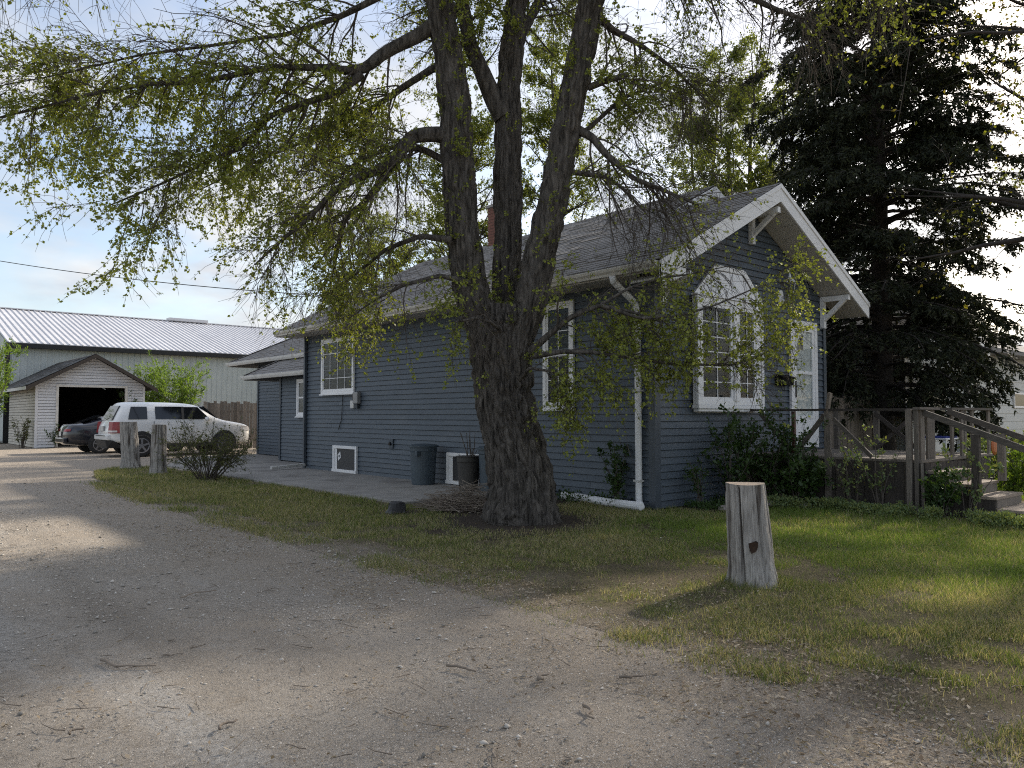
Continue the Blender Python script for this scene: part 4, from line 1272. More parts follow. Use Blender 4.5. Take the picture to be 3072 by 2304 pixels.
# ================================================================== cars
def loft_body(name, rings, m, parent, ox, oy, oz=0.0, sub=2):
    """half rings of (x, y, z) points, mirrored and skinned"""
    full = []
    for r_ in rings:
        full.append([(x, y, z) for x, y, z in r_] + [(x, -y, z) for x, y, z in r_[-2::-1]])
    V = [(ox + x, oy + y, oz + z) for rg in full for x, y, z in rg]
    k = len(full[0])
    F = []
    for i in range(len(full) - 1):
        for j in range(k - 1):
            F.append((i * k + j, i * k + j + 1, (i + 1) * k + j + 1, (i + 1) * k + j))
    for i in range(len(full) - 1):
        F.append((i * k + k - 1, i * k, (i + 1) * k, (i + 1) * k + k - 1))
    mb_ = MB(); mb_.add(V, F)
    o = mb_.build(name, m, parent, smooth=True)
    if sub:
        s = o.modifiers.new('sub', 'SUBSURF'); s.levels = sub; s.render_levels = sub
    return o
def wheel(parent, x, y, r, side, spokes=5, rim='alloy'):
    """side -1: outer face towards -y"""
    t = MB()
    w_ = 0.22
    prof = [(r * 0.62, 0), (r * 0.9, 0), (r, 0.03), (r, w_ - 0.03), (r * 0.9, w_), (r * 0.62, w_)]
    t.lathe((x, y if side < 0 else y - w_, r), prof, 30, 'y')
    tw = t.build('wheel', 'tyre', parent)
    smooth_angle(tw, 35)
    f = MB()
    yo = y + (0.012 if side < 0 else -0.012)
    f.lathe((x, yo - 0.01, r), [(r * 0.66, 0.0), (r * 0.67, -0.004), (r * 0.60, -0.006), (r * 0.56, 0.01), (r * 0.56, 0.02)], 30, 'y')
    for i in range(spokes):
        a = 2 * math.pi * i / spokes + 0.3
        f.beam((x, yo, r), (x + r * 0.6 * math.cos(a), yo, r + r * 0.6 * math.sin(a)), 0.03, r * 0.17, up=(0, 1, 0) if False else (-math.sin(a), 0, math.cos(a)))
    f.lathe((x, yo - 0.02, r), [(r * 0.16, 0), (r * 0.16, 0.03)], 14, 'y')
    f.build('rim', rim, tw)
    MB().lathe((x, yo + (0.03 if side < 0 else -0.06), r), [(r * 0.6, 0), (r * 0.6, 0.03)], 24, 'y').build('brake', 'plastic_black', tw)
    return tw
def side_glass(parent, pts, ox, oy, m='car_glass', name='side_window', off=0.012):
    """pts: (x, y_half, z) outline on the near side; makes both sides"""
    for s in (-1, 1):
        V = [(ox + x, oy + s * (yh + off), z) for x, yh, z in pts] + [(ox + x, oy + s * (yh - 0.01), z) for x, yh, z in pts]
        n = len(pts)
        F = [tuple(range(n)), tuple(range(2 * n - 1, n - 1, -1))] + [(i, (i + 1) % n, (i + 1) % n + n, i + n) for i in range(n)]
        MB().add(V, F).build(name, m, parent)
OX, OY = -2.50, 21.38
suv = thing('suv', 'white boxy four-door suv parked with its tail towards the driveway', 'suv', (OX + 2.4, OY, 0))
def ring(a): return a
rings = [
    [(0.12, 0, 0.44), (0.04, 0, 0.55), (0.0, 0, 0.80), (0.03, 0, 1.02), (0.14, 0, 1.22), (0.40, 0, 1.76), (0.44, 0, 1.80)],
    [(0.12, 0.55, 0.44), (0.05, 0.58, 0.55), (0.01, 0.6, 0.80), (0.04, 0.6, 1.02), (0.15, 0.58, 1.22), (0.42, 0.46, 1.77), (0.46, 0, 1.82)],
    [(0.20, 0.84, 0.44), (0.10, 0.90, 0.55), (0.06, 0.92, 0.80), (0.09, 0.91, 1.02), (0.20, 0.88, 1.22), (0.46, 0.70, 1.77), (0.50, 0, 1.84)],
    [(0.32, 0.92, 0.42), (0.26, 0.96, 0.55), (0.24, 0.98, 0.80), (0.26, 0.97, 1.02), (0.36, 0.95, 1.22), (0.60, 0.76, 1.79), (0.60, 0, 1.865)],
    [(1.2, 0.94, 0.34), (1.2, 0.975, 0.5), (1.2, 0.995, 0.80), (1.2, 0.985, 1.02), (1.2, 0.96, 1.22), (1.2, 0.79, 1.80), (1.2, 0, 1.88)],
    [(2.3, 0.94, 0.34), (2.3, 0.975, 0.5), (2.3, 0.995, 0.80), (2.3, 0.985, 1.02), (2.3, 0.96, 1.22), (2.3, 0.79, 1.79), (2.3, 0, 1.87)],
    [(2.9, 0.94, 0.34), (2.9, 0.975, 0.5), (2.9, 0.99, 0.80), (2.92, 0.98, 1.02), (2.95, 0.955, 1.21), (2.85, 0.77, 1.74), (2.88, 0, 1.82)],
    [(3.15, 0.94, 0.34), (3.15, 0.97, 0.5), (3.15, 0.985, 0.80), (3.2, 0.975, 1.02), (3.25, 0.95, 1.20), (3.02, 0.76, 1.66), (3.1, 0, 1.74)],
    [(3.62, 0.93, 0.34), (3.62, 0.965, 0.5), (3.62, 0.98, 0.80), (3.62, 0.965, 1.02), (3.66, 0.92, 1.15), (3.64, 0.80, 1.22), (3.58, 0, 1.29)],
    [(4.2, 0.91, 0.34), (4.2, 0.95, 0.5), (4.2, 0.96, 0.80), (4.2, 0.94, 1.0), (4.2, 0.88, 1.10), (4.2, 0.74, 1.15), (4.2, 0, 1.20)],
    [(4.62, 0.84, 0.32), (4.66, 0.88, 0.48), (4.68, 0.89, 0.75), (4.66, 0.86, 0.94), (4.62, 0.80, 1.03), (4.58, 0.66, 1.08), (4.58, 0, 1.12)],
    [(4.76, 0.55, 0.30), (4.82, 0.6, 0.46), (4.85, 0.6, 0.72), (4.82, 0.6, 0.92), (4.76, 0.56, 1.0), (4.70, 0.48, 1.04), (4.70, 0, 1.07)],
    [(4.78, 0, 0.30), (4.84, 0, 0.46), (4.87, 0, 0.72), (4.84, 0, 0.92), (4.78, 0, 1.0), (4.72, 0, 1.04), (4.71, 0, 1.07)],
]
body = loft_body('body', rings, 'car_white', suv, OX, OY)
zy = lambda z: 0.962 + (z - 1.22) * (0.80 - 0.962) / (1.78 - 1.22)
def sg(x0, x1, z0, z1, sl0=0.0, sl1=0.0, name='side_window'):
    side_glass(suv, [(x0, zy(z0), z0), (x1, zy(z0), z0), (x1 + sl1, zy(z1), z1), (x0 + sl0, zy(z1), z1)], OX, OY, name=name, off=0.006)
sg(0.56, 1.16, 1.26, 1.68, 0.10, 0.0)
sg(1.42, 2.28, 1.26, 1.69)
sg(2.36, 3.24, 1.26, 1.68, 0.0, -0.40)
# black door pillars between the side windows
for s in (-1, 1):
    MB().beam((OX + 2.32, OY + s * (zy(1.26) + 0.004), 1.26), (OX + 2.32, OY + s * (zy(1.69) + 0.004), 1.69), 0.08, 0.012, up=(0, 1, 0)).build('pillar', 'plastic_black', suv)
# rear window, leaning with the tailgate
rv = [(0.145, -0.66, 1.235), (0.145, 0.66, 1.235), (0.395, 0.54, 1.71), (0.395, -0.54, 1.71)]
MB().add([(OX + x - 0.022, OY + y_, z) for x, y_, z in rv] + [(OX + x + 0.02, OY + y_, z) for x, y_, z in rv], [(3, 2, 1, 0), (4, 5, 6, 7), (0, 1, 5, 4), (1, 2, 6, 5), (2, 3, 7, 6), (3, 0, 4, 7)]).build('rear_window', 'car_glass', suv)
MB().tube([(OX + 0.13, OY, 1.25), (OX + 0.16, OY - 0.3, 1.30)], 0.012, 5).build('rear_wiper', 'plastic_black', suv)
wsd = [(3.52, -0.74, 1.27), (3.52, 0.74, 1.27), (3.06, 0.62, 1.70), (3.06, -0.62, 1.70)]
MB().add([(OX + x + 0.05, OY + y_, z + 0.02) for x, y_, z in wsd] + [(OX + x, OY + y_, z) for x, y_, z in wsd], [(0, 1, 2, 3), (7, 6, 5, 4), (0, 4, 5, 1), (1, 5, 6, 2), (2, 6, 7, 3), (3, 7, 4, 0)]).build('windshield', 'car_glass', suv)
for s in (-1, 1):
    tl = MB().add([(OX + 0.0, OY + s * 0.76, 0.80), (OX + 0.07, OY + s * 0.945, 0.80), (OX + 0.33, OY + s * 1.0, 0.80), (OX + 0.03, OY + s * 0.74, 1.17), (OX + 0.10, OY + s * 0.925, 1.17), (OX + 0.33, OY + s * 0.985, 1.17),
                   (OX + 0.30, OY + s * 0.74, 0.80), (OX + 0.30, OY + s * 0.72, 1.17)],
                  [(0, 1, 4, 3), (1, 2, 5, 4), (0, 6, 2, 1), (3, 4, 5, 7), (6, 0, 3, 7), (2, 6, 7, 5)])
    tl = tl.build('taillight', 'tail_red', suv)
    MB().add([(OX - 0.004, OY + s * 0.77, 0.83), (OX + 0.064, OY + s * 0.95, 0.83), (OX + 0.22, OY + s * 0.984, 0.83), (OX + 0.0, OY + s * 0.768, 0.89), (OX + 0.068, OY + s * 0.948, 0.89), (OX + 0.224, OY + s * 0.982, 0.89)],
             [(0, 1, 4, 3), (1, 2, 5, 4)]).build('reversing_lamp', 'clear_lamp', tl)
    hl = MB().add([(OX + 4.36, OY + s * 0.93, 0.86), (OX + 4.70, OY + s * 0.84, 0.84), (OX + 4.82, OY + s * 0.62, 0.84), (OX + 4.36, OY + s * 0.905, 1.02), (OX + 4.66, OY + s * 0.80, 1.0), (OX + 4.77, OY + s * 0.60, 0.99)],
                  [(0, 1, 4, 3), (1, 2, 5, 4)]).build('headlight', 'clear_lamp', suv)
    for dx in (1.55, 2.50):
        MB().box(OX + dx, OX + dx + 0.2, OY + s * 0.998 - 0.012, OY + s * 0.998 + 0.012, 1.02, 1.06).build('door_handle', 'car_white', suv, bevel=0.006)
    for dx in (1.36, 2.34, 3.34):
        MB().box(OX + dx, OX + dx + 0.012, OY + s * 0.988 - 0.004, OY + s * 0.988 + 0.004, 0.45, 1.2).build('door_seam', 'plastic_black', suv)
    mr = MB().lathe((OX + 3.12, OY + s * 1.06, 1.26), [(0.03, -0.08), (0.09, -0.06), (0.09, 0.06), (0.03, 0.08)], 10).build('mirror', 'car_white', suv, smooth=True)
    MB().box(OX + 0.9, OX + 3.9, OY + s * 0.93 - 0.02, OY + s * 0.93 + 0.02, 0.30, 0.42).build('sill', 'plastic_black', suv, bevel=0.01)
    for wx in (0.98, 3.75):
        MB().lathe((OX + wx, OY + s * 0.955 - 0.035, 0.43), [(0.43, 0), (0.43, 0.07)], 36, 'y').build('wheel_arch', 'plastic_black', suv)
        wheel(suv, OX + wx, OY + s * 1.035, 0.375, s)
MB().add([(OX + 0.02, OY - 0.60, 0.30), (OX + 0.02, OY + 0.60, 0.30), (OX - 0.05, OY + 0.66, 0.55), (OX - 0.05, OY - 0.66, 0.55), (OX + 0.5, OY - 0.9, 0.30), (OX + 0.5, OY + 0.9, 0.30), (OX + 0.12, OY + 0.90, 0.56), (OX + 0.12, OY - 0.90, 0.56)],
         [(3, 2, 1, 0), (0, 1, 5, 4), (2, 6, 5, 1), (0, 4, 7, 3), (3, 7, 6, 2)]).build('lower_bumper', 'plastic_black', suv)
MB().box(OX - 0.06, OX + 0.12, OY - 0.80, OY + 0.80, 0.565, 0.74).build('bumper', 'car_white', suv, bevel=0.035)
MB().box(OX - 0.068, OX - 0.055, OY - 0.6, OY + 0.6, 0.70, 0.725).build('bumper_step', 'plastic_black', suv)
MB().box(OX - 0.012, OX + 0.02, OY - 0.26, OY + 0.26, 0.86, 1.03).build('plate_recess', 'box_grey', suv, bevel=0.006)
MB().box(OX - 0.018, OX - 0.011, OY - 0.155, OY + 0.155, 0.87, 1.02).build('license_plate', 'white_dirty', suv)

SXo, SYo = -3.10, 24.72
sed = thing('sedan', 'dark navy sedan parked behind the white suv in front of the garage', 'sedan', (SXo + 2.4, SYo, 0))
rs = [
    [(0.08, 0, 0.32), (0.02, 0, 0.45), (0.0, 0, 0.70), (0.05, 0, 0.92), (0.12, 0, 1.05), (0.18, 0, 1.06), (0.2, 0, 1.07)],
    [(0.10, 0.6, 0.32), (0.04, 0.62, 0.45), (0.02, 0.64, 0.70), (0.07, 0.64, 0.92), (0.14, 0.6, 1.05), (0.2, 0.5, 1.06), (0.2, 0, 1.08)],
    [(0.25, 0.80, 0.30), (0.2, 0.85, 0.45), (0.18, 0.87, 0.70), (0.22, 0.85, 0.92), (0.3, 0.78, 1.04), (0.32, 0.6, 1.07), (0.32, 0, 1.09)],
    [(0.75, 0.87, 0.26), (0.75, 0.90, 0.45), (0.75, 0.915, 0.70), (0.75, 0.90, 0.92), (0.75, 0.84, 1.03), (0.72, 0.66, 1.10), (0.66, 0, 1.13)],
    [(1.3, 0.88, 0.24), (1.3, 0.905, 0.45), (1.3, 0.92, 0.70), (1.3, 0.90, 0.92), (1.3, 0.85, 1.0), (1.32, 0.60, 1.36), (1.32, 0, 1.42)],
    [(2.2, 0.88, 0.24), (2.2, 0.905, 0.45), (2.2, 0.92, 0.70), (2.2, 0.90, 0.90), (2.2, 0.85, 0.97), (2.2, 0.62, 1.42), (2.2, 0, 1.47)],
    [(2.75, 0.88, 0.24), (2.75, 0.905, 0.45), (2.75, 0.92, 0.70), (2.75, 0.90, 0.9), (2.78, 0.84, 0.96), (2.65, 0.60, 1.36), (2.65, 0, 1.42)],
    [(3.4, 0.88, 0.24), (3.4, 0.9, 0.45), (3.4, 0.91, 0.68), (3.4, 0.88, 0.86), (3.4, 0.80, 0.94), (3.4, 0.68, 0.98), (3.4, 0, 1.02)],
    [(4.4, 0.82, 0.24), (4.45, 0.85, 0.42), (4.45, 0.85, 0.60), (4.42, 0.8, 0.74), (4.4, 0.74, 0.80), (4.38, 0.6, 0.84), (4.38, 0, 0.88)],
    [(4.65, 0, 0.26), (4.72, 0, 0.42), (4.72, 0, 0.58), (4.68, 0, 0.7), (4.62, 0, 0.78), (4.6, 0, 0.8), (4.6, 0, 0.82)],
]
loft_body('body', rs, 'car_navy', sed, SXo, SYo)
side_glass(sed, [(0.92, 0.82, 1.02), (2.95, 0.83, 0.99), (2.6, 0.66, 1.34), (1.45, 0.66, 1.37)], SXo, SYo)
MB().add([(SXo + x, SYo + y_, z) for x, y_, z in ((0.60, -0.62, 1.135), (0.60, 0.62, 1.135), (1.24, 0.52, 1.40), (1.24, -0.52, 1.40))], [(3, 2, 1, 0)]).build('rear_window', 'car_glass', sed)
for s in (-1, 1):
    MB().add([(SXo - 0.012, SYo + s * 0.52, 0.80), (SXo + 0.02, SYo + s * 0.66, 0.80), (SXo + 0.16, SYo + s * 0.80, 0.82), (SXo + 0.04, SYo + s * 0.52, 0.90), (SXo + 0.07, SYo + s * 0.65, 0.90), (SXo + 0.18, SYo + s * 0.79, 0.90)],
             [(0, 1, 4, 3), (1, 2, 5, 4)]).build('taillight', 'tail_red', sed)
    for wx in (1.08, 3.75):
        MB().lathe((SXo + wx, SYo + s * 0.89 - 0.035, 0.36), [(0.37, 0), (0.37, 0.07)], 30, 'y').build('wheel_arch', 'plastic_black', sed)
        wheel(sed, SXo + wx, SYo + s * 0.96, 0.325, s)
MB().box(SXo - 0.05, SXo + 0.1, SYo - 0.7, SYo + 0.7, 0.38, 0.58).build('bumper', 'car_navy', sed, bevel=0.04)
MB().box(SXo - 0.022, SXo - 0.005, SYo - 0.155, SYo + 0.155, 0.64, 0.79).build('license_plate', 'white_dirty', sed)
# ================================================================== garage at the end of the drive
gar = thing('garage', 'small old white clapboard garage with open dark doorway and dark gable roof', 'garage', (-0.8, 30.7, 0))
GX0, GX1, GY0, GY1, GE, GA, GAX = -2.93, 1.37, 30.64, 37.4, 2.80, 4.02, -0.78
gs = (GA - GE) / (GAX - GX0)
GS = 0.125
def glim(z): return (GX0 + 0.03, GX1 - 0.03) if z < GE else (max(GX0, GAX - (GA - 0.05 - z) / gs), min(GX1, GAX + (GA - 0.05 - z) / gs))
OPX0, OPX1, OPZ = -2.09, 0.55, 2.62
for k in range(32):
    a = 0.02 + k * GS; b = a + GS - 0.016
    x0, x1 = glim(a); u0, u1 = glim(b)
    if x1 - x0 < 0.15: break
    segs = [(x0, x1, u0, u1)] if a >= OPZ - 0.02 else [(x0, OPX0, u0, OPX0), (OPX1, x1, OPX1, u1)]
    for (p0, p1, q0, q1) in segs:
        y = GY0
        MB().add([(p0, y - 0.026, a), (p1, y - 0.026, a), (q1, y - 0.008, b), (q0, y - 0.008, b), (p0, y + 0.012, a), (p1, y + 0.012, a), (q1, y + 0.012, b), (q0, y + 0.012, b)],
                 [(0, 1, 2, 3), (7, 6, 5, 4), (0, 4, 5, 1), (1, 5, 6, 2), (3, 2, 6, 7), (0, 3, 7, 4)]).build('siding_board', 'garage_siding', gar)
for k in range(22):
    a = 0.02 + k * GS
    MB().prism([(GX0 - 0.024, a), (GX0 - 0.006, a + GS - 0.016), (GX0 + 0.012, a + GS - 0.016), (GX0 + 0.012, a)], 'y', GY0 + 0.03, GY1).build('siding_board', 'garage_old', gar)
box('corner_trim', 'garage_siding', gar, GX0 - 0.035, GX0 + 0.07, GY0 - 0.04, GY0 - 0.024, 0, GE)
box('corner_trim', 'garage_siding', gar, GX1 - 0.07, GX1 + 0.02, GY0 - 0.04, GY0 - 0.024, 0, GE - 0.1)
box('door_frame', 'white_dirty', gar, OPX0 - 0.10, OPX0, GY0 - 0.045, GY0 + 0.08, 0, OPZ + 0.10)
box('door_frame', 'white_dirty', gar, OPX1, OPX1 + 0.10, GY0 - 0.045, GY0 + 0.08, 0, OPZ + 0.10)
box('door_frame', 'white_dirty', gar, OPX0, OPX1, GY0 - 0.045, GY0 + 0.08, OPZ, OPZ + 0.10)
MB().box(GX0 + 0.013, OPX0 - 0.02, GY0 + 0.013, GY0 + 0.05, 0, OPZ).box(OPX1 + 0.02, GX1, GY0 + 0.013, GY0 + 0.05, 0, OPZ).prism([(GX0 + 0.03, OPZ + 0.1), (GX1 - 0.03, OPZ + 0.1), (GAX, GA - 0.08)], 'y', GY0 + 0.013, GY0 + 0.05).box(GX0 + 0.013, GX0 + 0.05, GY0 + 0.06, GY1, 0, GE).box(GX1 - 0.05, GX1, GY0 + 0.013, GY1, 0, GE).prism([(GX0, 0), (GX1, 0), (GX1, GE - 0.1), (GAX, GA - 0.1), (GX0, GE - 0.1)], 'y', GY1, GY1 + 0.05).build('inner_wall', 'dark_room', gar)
ov = 0.45
def gz(x): return GA - abs(x - GAX) * gs
ex0, ex1 = GX0 - ov, GX1 + ov
gr_ = MB().prism([(ex0, gz(ex0)), (GAX, GA), (ex1, gz(ex1)), (ex1, gz(ex1) + 0.06), (GAX, GA + 0.07), (ex0, gz(ex0) + 0.06)], 'y', GY0 - 0.5, GY1 + 0.4)
gr_ = gr_.build('roof', 'roof_felt', gar)
for k in range(16):
    xa = ex0 - 0.02 + (GAX - ex0) * k / 16; xb = ex0 - 0.02 + (GAX - ex0) * (k + 1) / 16
    y = GY0 - 0.52
    while y < GY1 + 0.4:
        wd = random.choice([0.7, 0.9, 1.1]); e = min(y + wd - 0.01, GY1 + 0.42)
        l_ = random.random() * 0.012
        MB().add([(xa, y, gz(xa) + 0.085 + l_), (xa, e, gz(xa) + 0.085 + l_), (xb, e, gz(xb) + 0.075), (xb, y, gz(xb) + 0.075), (xa, y, gz(xa) + 0.06), (xa, e, gz(xa) + 0.06)], [(0, 3, 2, 1), (0, 1, 5, 4)]).build('shingle_strip', 'roof_felt' if random.random() < 0.5 else 'plastic_black', gr_)
        y += wd
for (xa, xb) in ((ex0, GAX), (GAX, ex1)):
    MB().add([(xa, GY0 - 0.53, gz(xa) + 0.05), (xb, GY0 - 0.53, gz(xb) + 0.05), (xb, GY0 - 0.53, gz(xb) - 0.11), (xa, GY0 - 0.53, gz(xa) - 0.11), (xa, GY0 - 0.50, gz(xa) + 0.05), (xb, GY0 - 0.50, gz(xb) + 0.05), (xb, GY0 - 0.50, gz(xb) - 0.11), (xa, GY0 - 0.50, gz(xa) - 0.11)],
             [(0, 1, 2, 3), (7, 6, 5, 4), (0, 4, 5, 1), (1, 5, 6, 2), (2, 6, 7, 3), (3, 7, 4, 0)]).build('rake_board', 'wood_dark', gr_)
box('fascia', 'white_dirty', gr_, ex0 - 0.02, ex0 + 0.005, GY0 - 0.5, GY1 + 0.4, gz(ex0) - 0.08, gz(ex0) + 0.05)

# ================================================================== long metal shed behind
shed = thing('metal_shed', 'long pale metal shed with ribbed roof behind the garage', 'shed', (8, 40, 0))
HX0, HX1, HY0, HY1, HE, HR = -3.05, 26.0, 38.0, 58.0, 5.02, 7.85
HYR = (HY0 + HY1) / 2
MB().box(HX0 + 0.06, HX1, HY0 + 0.06, HY1, 0, HE).prism([(HY0 + 0.06, HE), (HYR, HR - 0.1), (HY1, HE)], 'x', HX0 + 0.06, HX1).build('frame', 'box_grey', shed)
pw = 0.9
x = HX0
while x < HX1:
    e = min(x + pw, HX1)
    # wall panel with ribs
    p = MB(); ribs = []
    xx = x
    prof = []
    while xx < e - 0.01:
        prof += [(xx, HY0 + 0.03), (min(xx + 0.22, e), HY0 + 0.03), (min(xx + 0.24, e), HY0), (min(xx + 0.28, e), HY0), (min(xx + 0.30, e), HY0 + 0.03)]
        xx += 0.30
    prof = [prof[0]] + [q_ for i, q_ in enumerate(prof[1:]) if q_[0] > prof[i][0] + 1e-6]
    poly = prof + [(prof[-1][0], HY0 + 0.055), (prof[0][0], HY0 + 0.055)]
    p.prism(poly, 'z', 0.1, HE - 0.1)
    p.build('wall_panel', 'metal_wall', shed)
    # roof panel with standing ribs
    r_ = MB()
    def rz(y): return HE + (y - (HY0 - 0.3)) * (HR - HE) / (HYR - (HY0 - 0.3))
    r_.add([(x, HY0 - 0.3, HE), (e - 0.008, HY0 - 0.3, HE), (e - 0.008, HYR, HR), (x, HYR, HR), (x, HY0 - 0.3, HE - 0.03), (e - 0.008, HY0 - 0.3, HE - 0.03)], [(0, 1, 2, 3), (0, 4, 5, 1)])
    for xr in (x + 0.02, x + 0.32, x + 0.62):
        if xr + 0.05 < e:
            r_.add([(xr - 0.045, HY0 - 0.3, HE), (xr - 0.015, HY0 - 0.3, HE + 0.05), (xr + 0.015, HY0 - 0.3, HE + 0.05), (xr + 0.045, HY0 - 0.3, HE), (xr - 0.045, HYR, HR), (xr - 0.015, HYR, HR + 0.05), (xr + 0.015, HYR, HR + 0.05), (xr + 0.045, HYR, HR)],
                   [(0, 1, 5, 4), (1, 2, 6, 5), (2, 3, 7, 6), (0, 3, 2, 1)])
    r_.build('roof_panel', 'metal_roof', shed)
    x = e
MB().add([(HX0, HY1 + 0.3, HE), (HX1, HY1 + 0.3, HE), (HX1, HYR, HR - 0.01), (HX0, HYR, HR - 0.01)], [(0, 1, 2, 3)]).build('rear_roof', 'metal_roof', shed)
MB().prism([(HY0 + 0.05, 0.1), (HY1, 0.1), (HY1, HE), (HYR, HR - 0.06), (HY0 + 0.05, HE)], 'x', HX0, HX0 + 0.055).build('end_wall', 'metal_wall', shed)
box('eave_trim', 'black_trim', shed, HX0 - 0.05, HX1, HY0 - 0.34, HY0 - 0.005, HE - 0.26, HE - 0.035)
box('corner_trim', 'black_trim', shed, HX0 - 0.06, HX0 + 0.16, HY0 - 0.03, HY0 - 0.003, 0, HE - 0.27)
box('ridge_vent', 'metal_roof', shed, 7.6, 10.2, HYR - 0.35, HYR + 0.35, HR + 0.03, HR + 0.22)
box('ridge_cap', 'metal_roof', shed, HX0 - 0.03, HX1, HYR - 0.2, HYR + 0.2, HR + 0.005, HR + 0.06)

# ================================================================== neighbour's house behind the spruce
nb = thing('neighbour_house', 'pale neighbouring house with grey roof behind the spruce tree', 'house', (15, 3, 0))
NX0, NX1, NY, NE = 10.1, 26.0, 0.5, 3.25
NS = 0.24
MB().box(NX0 + 0.05, NX1, NY + 0.05, 12.0, 0, NE).build('wall_core', 'neighbour_siding', nb)
for k in range(13):
    a = 0.25 + k * NS
    MB().prism([(NY - 0.02, a), (NY - 0.004, a + NS + 0.004), (NY + 0.03, a + NS + 0.004), (NY + 0.03, a)], 'x', NX0, NX1).build('siding_board', 'neighbour_siding', nb)
    MB().prism([(NX0 - 0.02, a), (NX0 - 0.004, a + NS + 0.004), (NX0 + 0.03, a + NS + 0.004), (NX0 + 0.03, a)], 'y', NY + 0.035, 12.0).build('siding_board', 'neighbour_siding', nb)
box('foundation', 'concrete', nb, NX0 - 0.01, NX1, NY - 0.01, 12, 0, 0.25)
box('corner_trim', 'white', nb, NX0 - 0.04, NX0 + 0.08, NY - 0.045, NY - 0.022, 0.2, NE)
MB().prism([(NX0, NE), (12.0, 4.28), (13.9, NE)], 'y', NY + 0.01, NY + 0.05).build('gable', 'white', nb)
nr = MB()
nr.prism([(NX0 - 0.5, NE - 0.28), (12.0, 4.30), (14.4, NE - 0.28), (14.4, NE - 0.14), (12.0, 4.44), (NX0 - 0.5, NE - 0.14)], 'y', NY - 0.5, 12.3)
nr = nr.build('roof', 'shingle', nb)
for s in (-1, 1):
    a, b = (NX0 - 0.5, 12.0) if s < 0 else (12.0, 14.4)
    za, zb = (NE - 0.14, 4.44) if s < 0 else (4.44, NE - 0.14)
    MB().add([(a, NY - 0.53, za), (b, NY - 0.53, zb), (b, NY - 0.53, zb - 0.22), (a, NY - 0.53, za - 0.22), (a, NY - 0.5, za), (b, NY - 0.5, zb), (b, NY - 0.5, zb - 0.22), (a, NY - 0.5, za - 0.22)],
             [(0, 1, 2, 3), (7, 6, 5, 4), (0, 4, 5, 1), (1, 5, 6, 2), (2, 6, 7, 3), (3, 7, 4, 0)]).build('rake_board', 'white', nr)
MB().prism([(NY - 0.6, NE + 0.0), (NY + 4, NE + 1.6), (NY + 8, NE), (NY + 8, NE - 0.12), (NY - 0.6, NE - 0.12)], 'x', 14.3, NX1).build('side_roof', 'shingle', nb)
def nwin(x0, x1, z0, z1):
    w_ = MB().box(x0, x1, NY - 0.06, NY - 0.022, z0, z0 + 0.06).box(x0, x1, NY - 0.06, NY - 0.022, z1 - 0.06, z1).box(x0, x0 + 0.06, NY - 0.06, NY - 0.022, z0 + 0.06, z1 - 0.06).box(x1 - 0.06, x1, NY - 0.06, NY - 0.022, z0 + 0.06, z1 - 0.06).build('window', 'white', nb)
    box('pane', 'neighbour_window', w_, x0 + 0.06, x1 - 0.06, NY - 0.045, NY - 0.03, z0 + 0.06, z1 - 0.06)
nwin(18.0, 19.6, 1.62, 2.10)
nwin(11.4, 12.6, 1.4, 2.6)
# white stair rail at its entrance
wr = thing('stair_rail', 'white metal stair rail with thin balusters at the neighbouring house', 'railing', (18.6, -0.9, 0))
MB().beam((18.3, -0.9, 0.95), (20.2, -0.9, 2.2), 0.05, 0.05).build('handrail', 'white', wr)
for i in range(11):
    x = 18.45 + i * 0.16
    box('baluster', 'white', wr, x, x + 0.025, -0.912, -0.888, 0.05 + (x - 18.3) * 0.3, 0.92 + (x - 18.3) * 0.655)
# small things seen through the deck rail
orn = thing('garden_ornament', 'orange oval garden ornament on a stake beside the deck steps', 'ornament', (4.35, -3.15, 0))
MB().tube([(4.35, -3.15, 0.0), (4.35, -3.15, 0.75)], 0.012, 6).build('stake', 'steel_dark', orn)
MB().lathe((4.35, -3.165, 0.92), [(0.0, 0.0), (0.10, 0.004), (0.14, 0.02), (0.14, 0.03)], 24, 'y').build('disc', 'orange', orn)
for v_ in orn.children[-1].data.vertices: v_.co.z = (v_.co.z - 0.92) * 1.35 + 0.92
tb = thing('garden_table', 'low white garden table with a blue cloth beyond the deck', 'table', (7.2, -1.25, 0))
MB().box(6.9, 7.7, -1.55, -0.95, 0.92, 0.95).build('table_top', 'white', tb, bevel=0.008)
MB().box(7.0, 7.62, -1.5, -1.0, 0.952, 0.985).build('cloth', 'cloth_blue', tb, bevel=0.02)
for sx in (6.92, 7.62):
    for sy in (-1.53, -1.0):
        box('leg', 'white', tb, sx, sx + 0.05, sy, sy + 0.05, 0.0, 0.92)
# overhead cable to the house
P0, P1 = Vector((-8.59, 31.72, 8.42)), Vector((1.6, 11.9, 4.70))
cb = MB()
cb.tube([P0.lerp(P1, t) - Vector((0, 0, 4 * 0.35 * t * (1 - t))) for t in np.linspace(0, 1, 24)], 0.013, 5)
tag(cb.build('power_cable', 'cable'), 'thin black overhead cable crossing the sky to the house', 'cable')
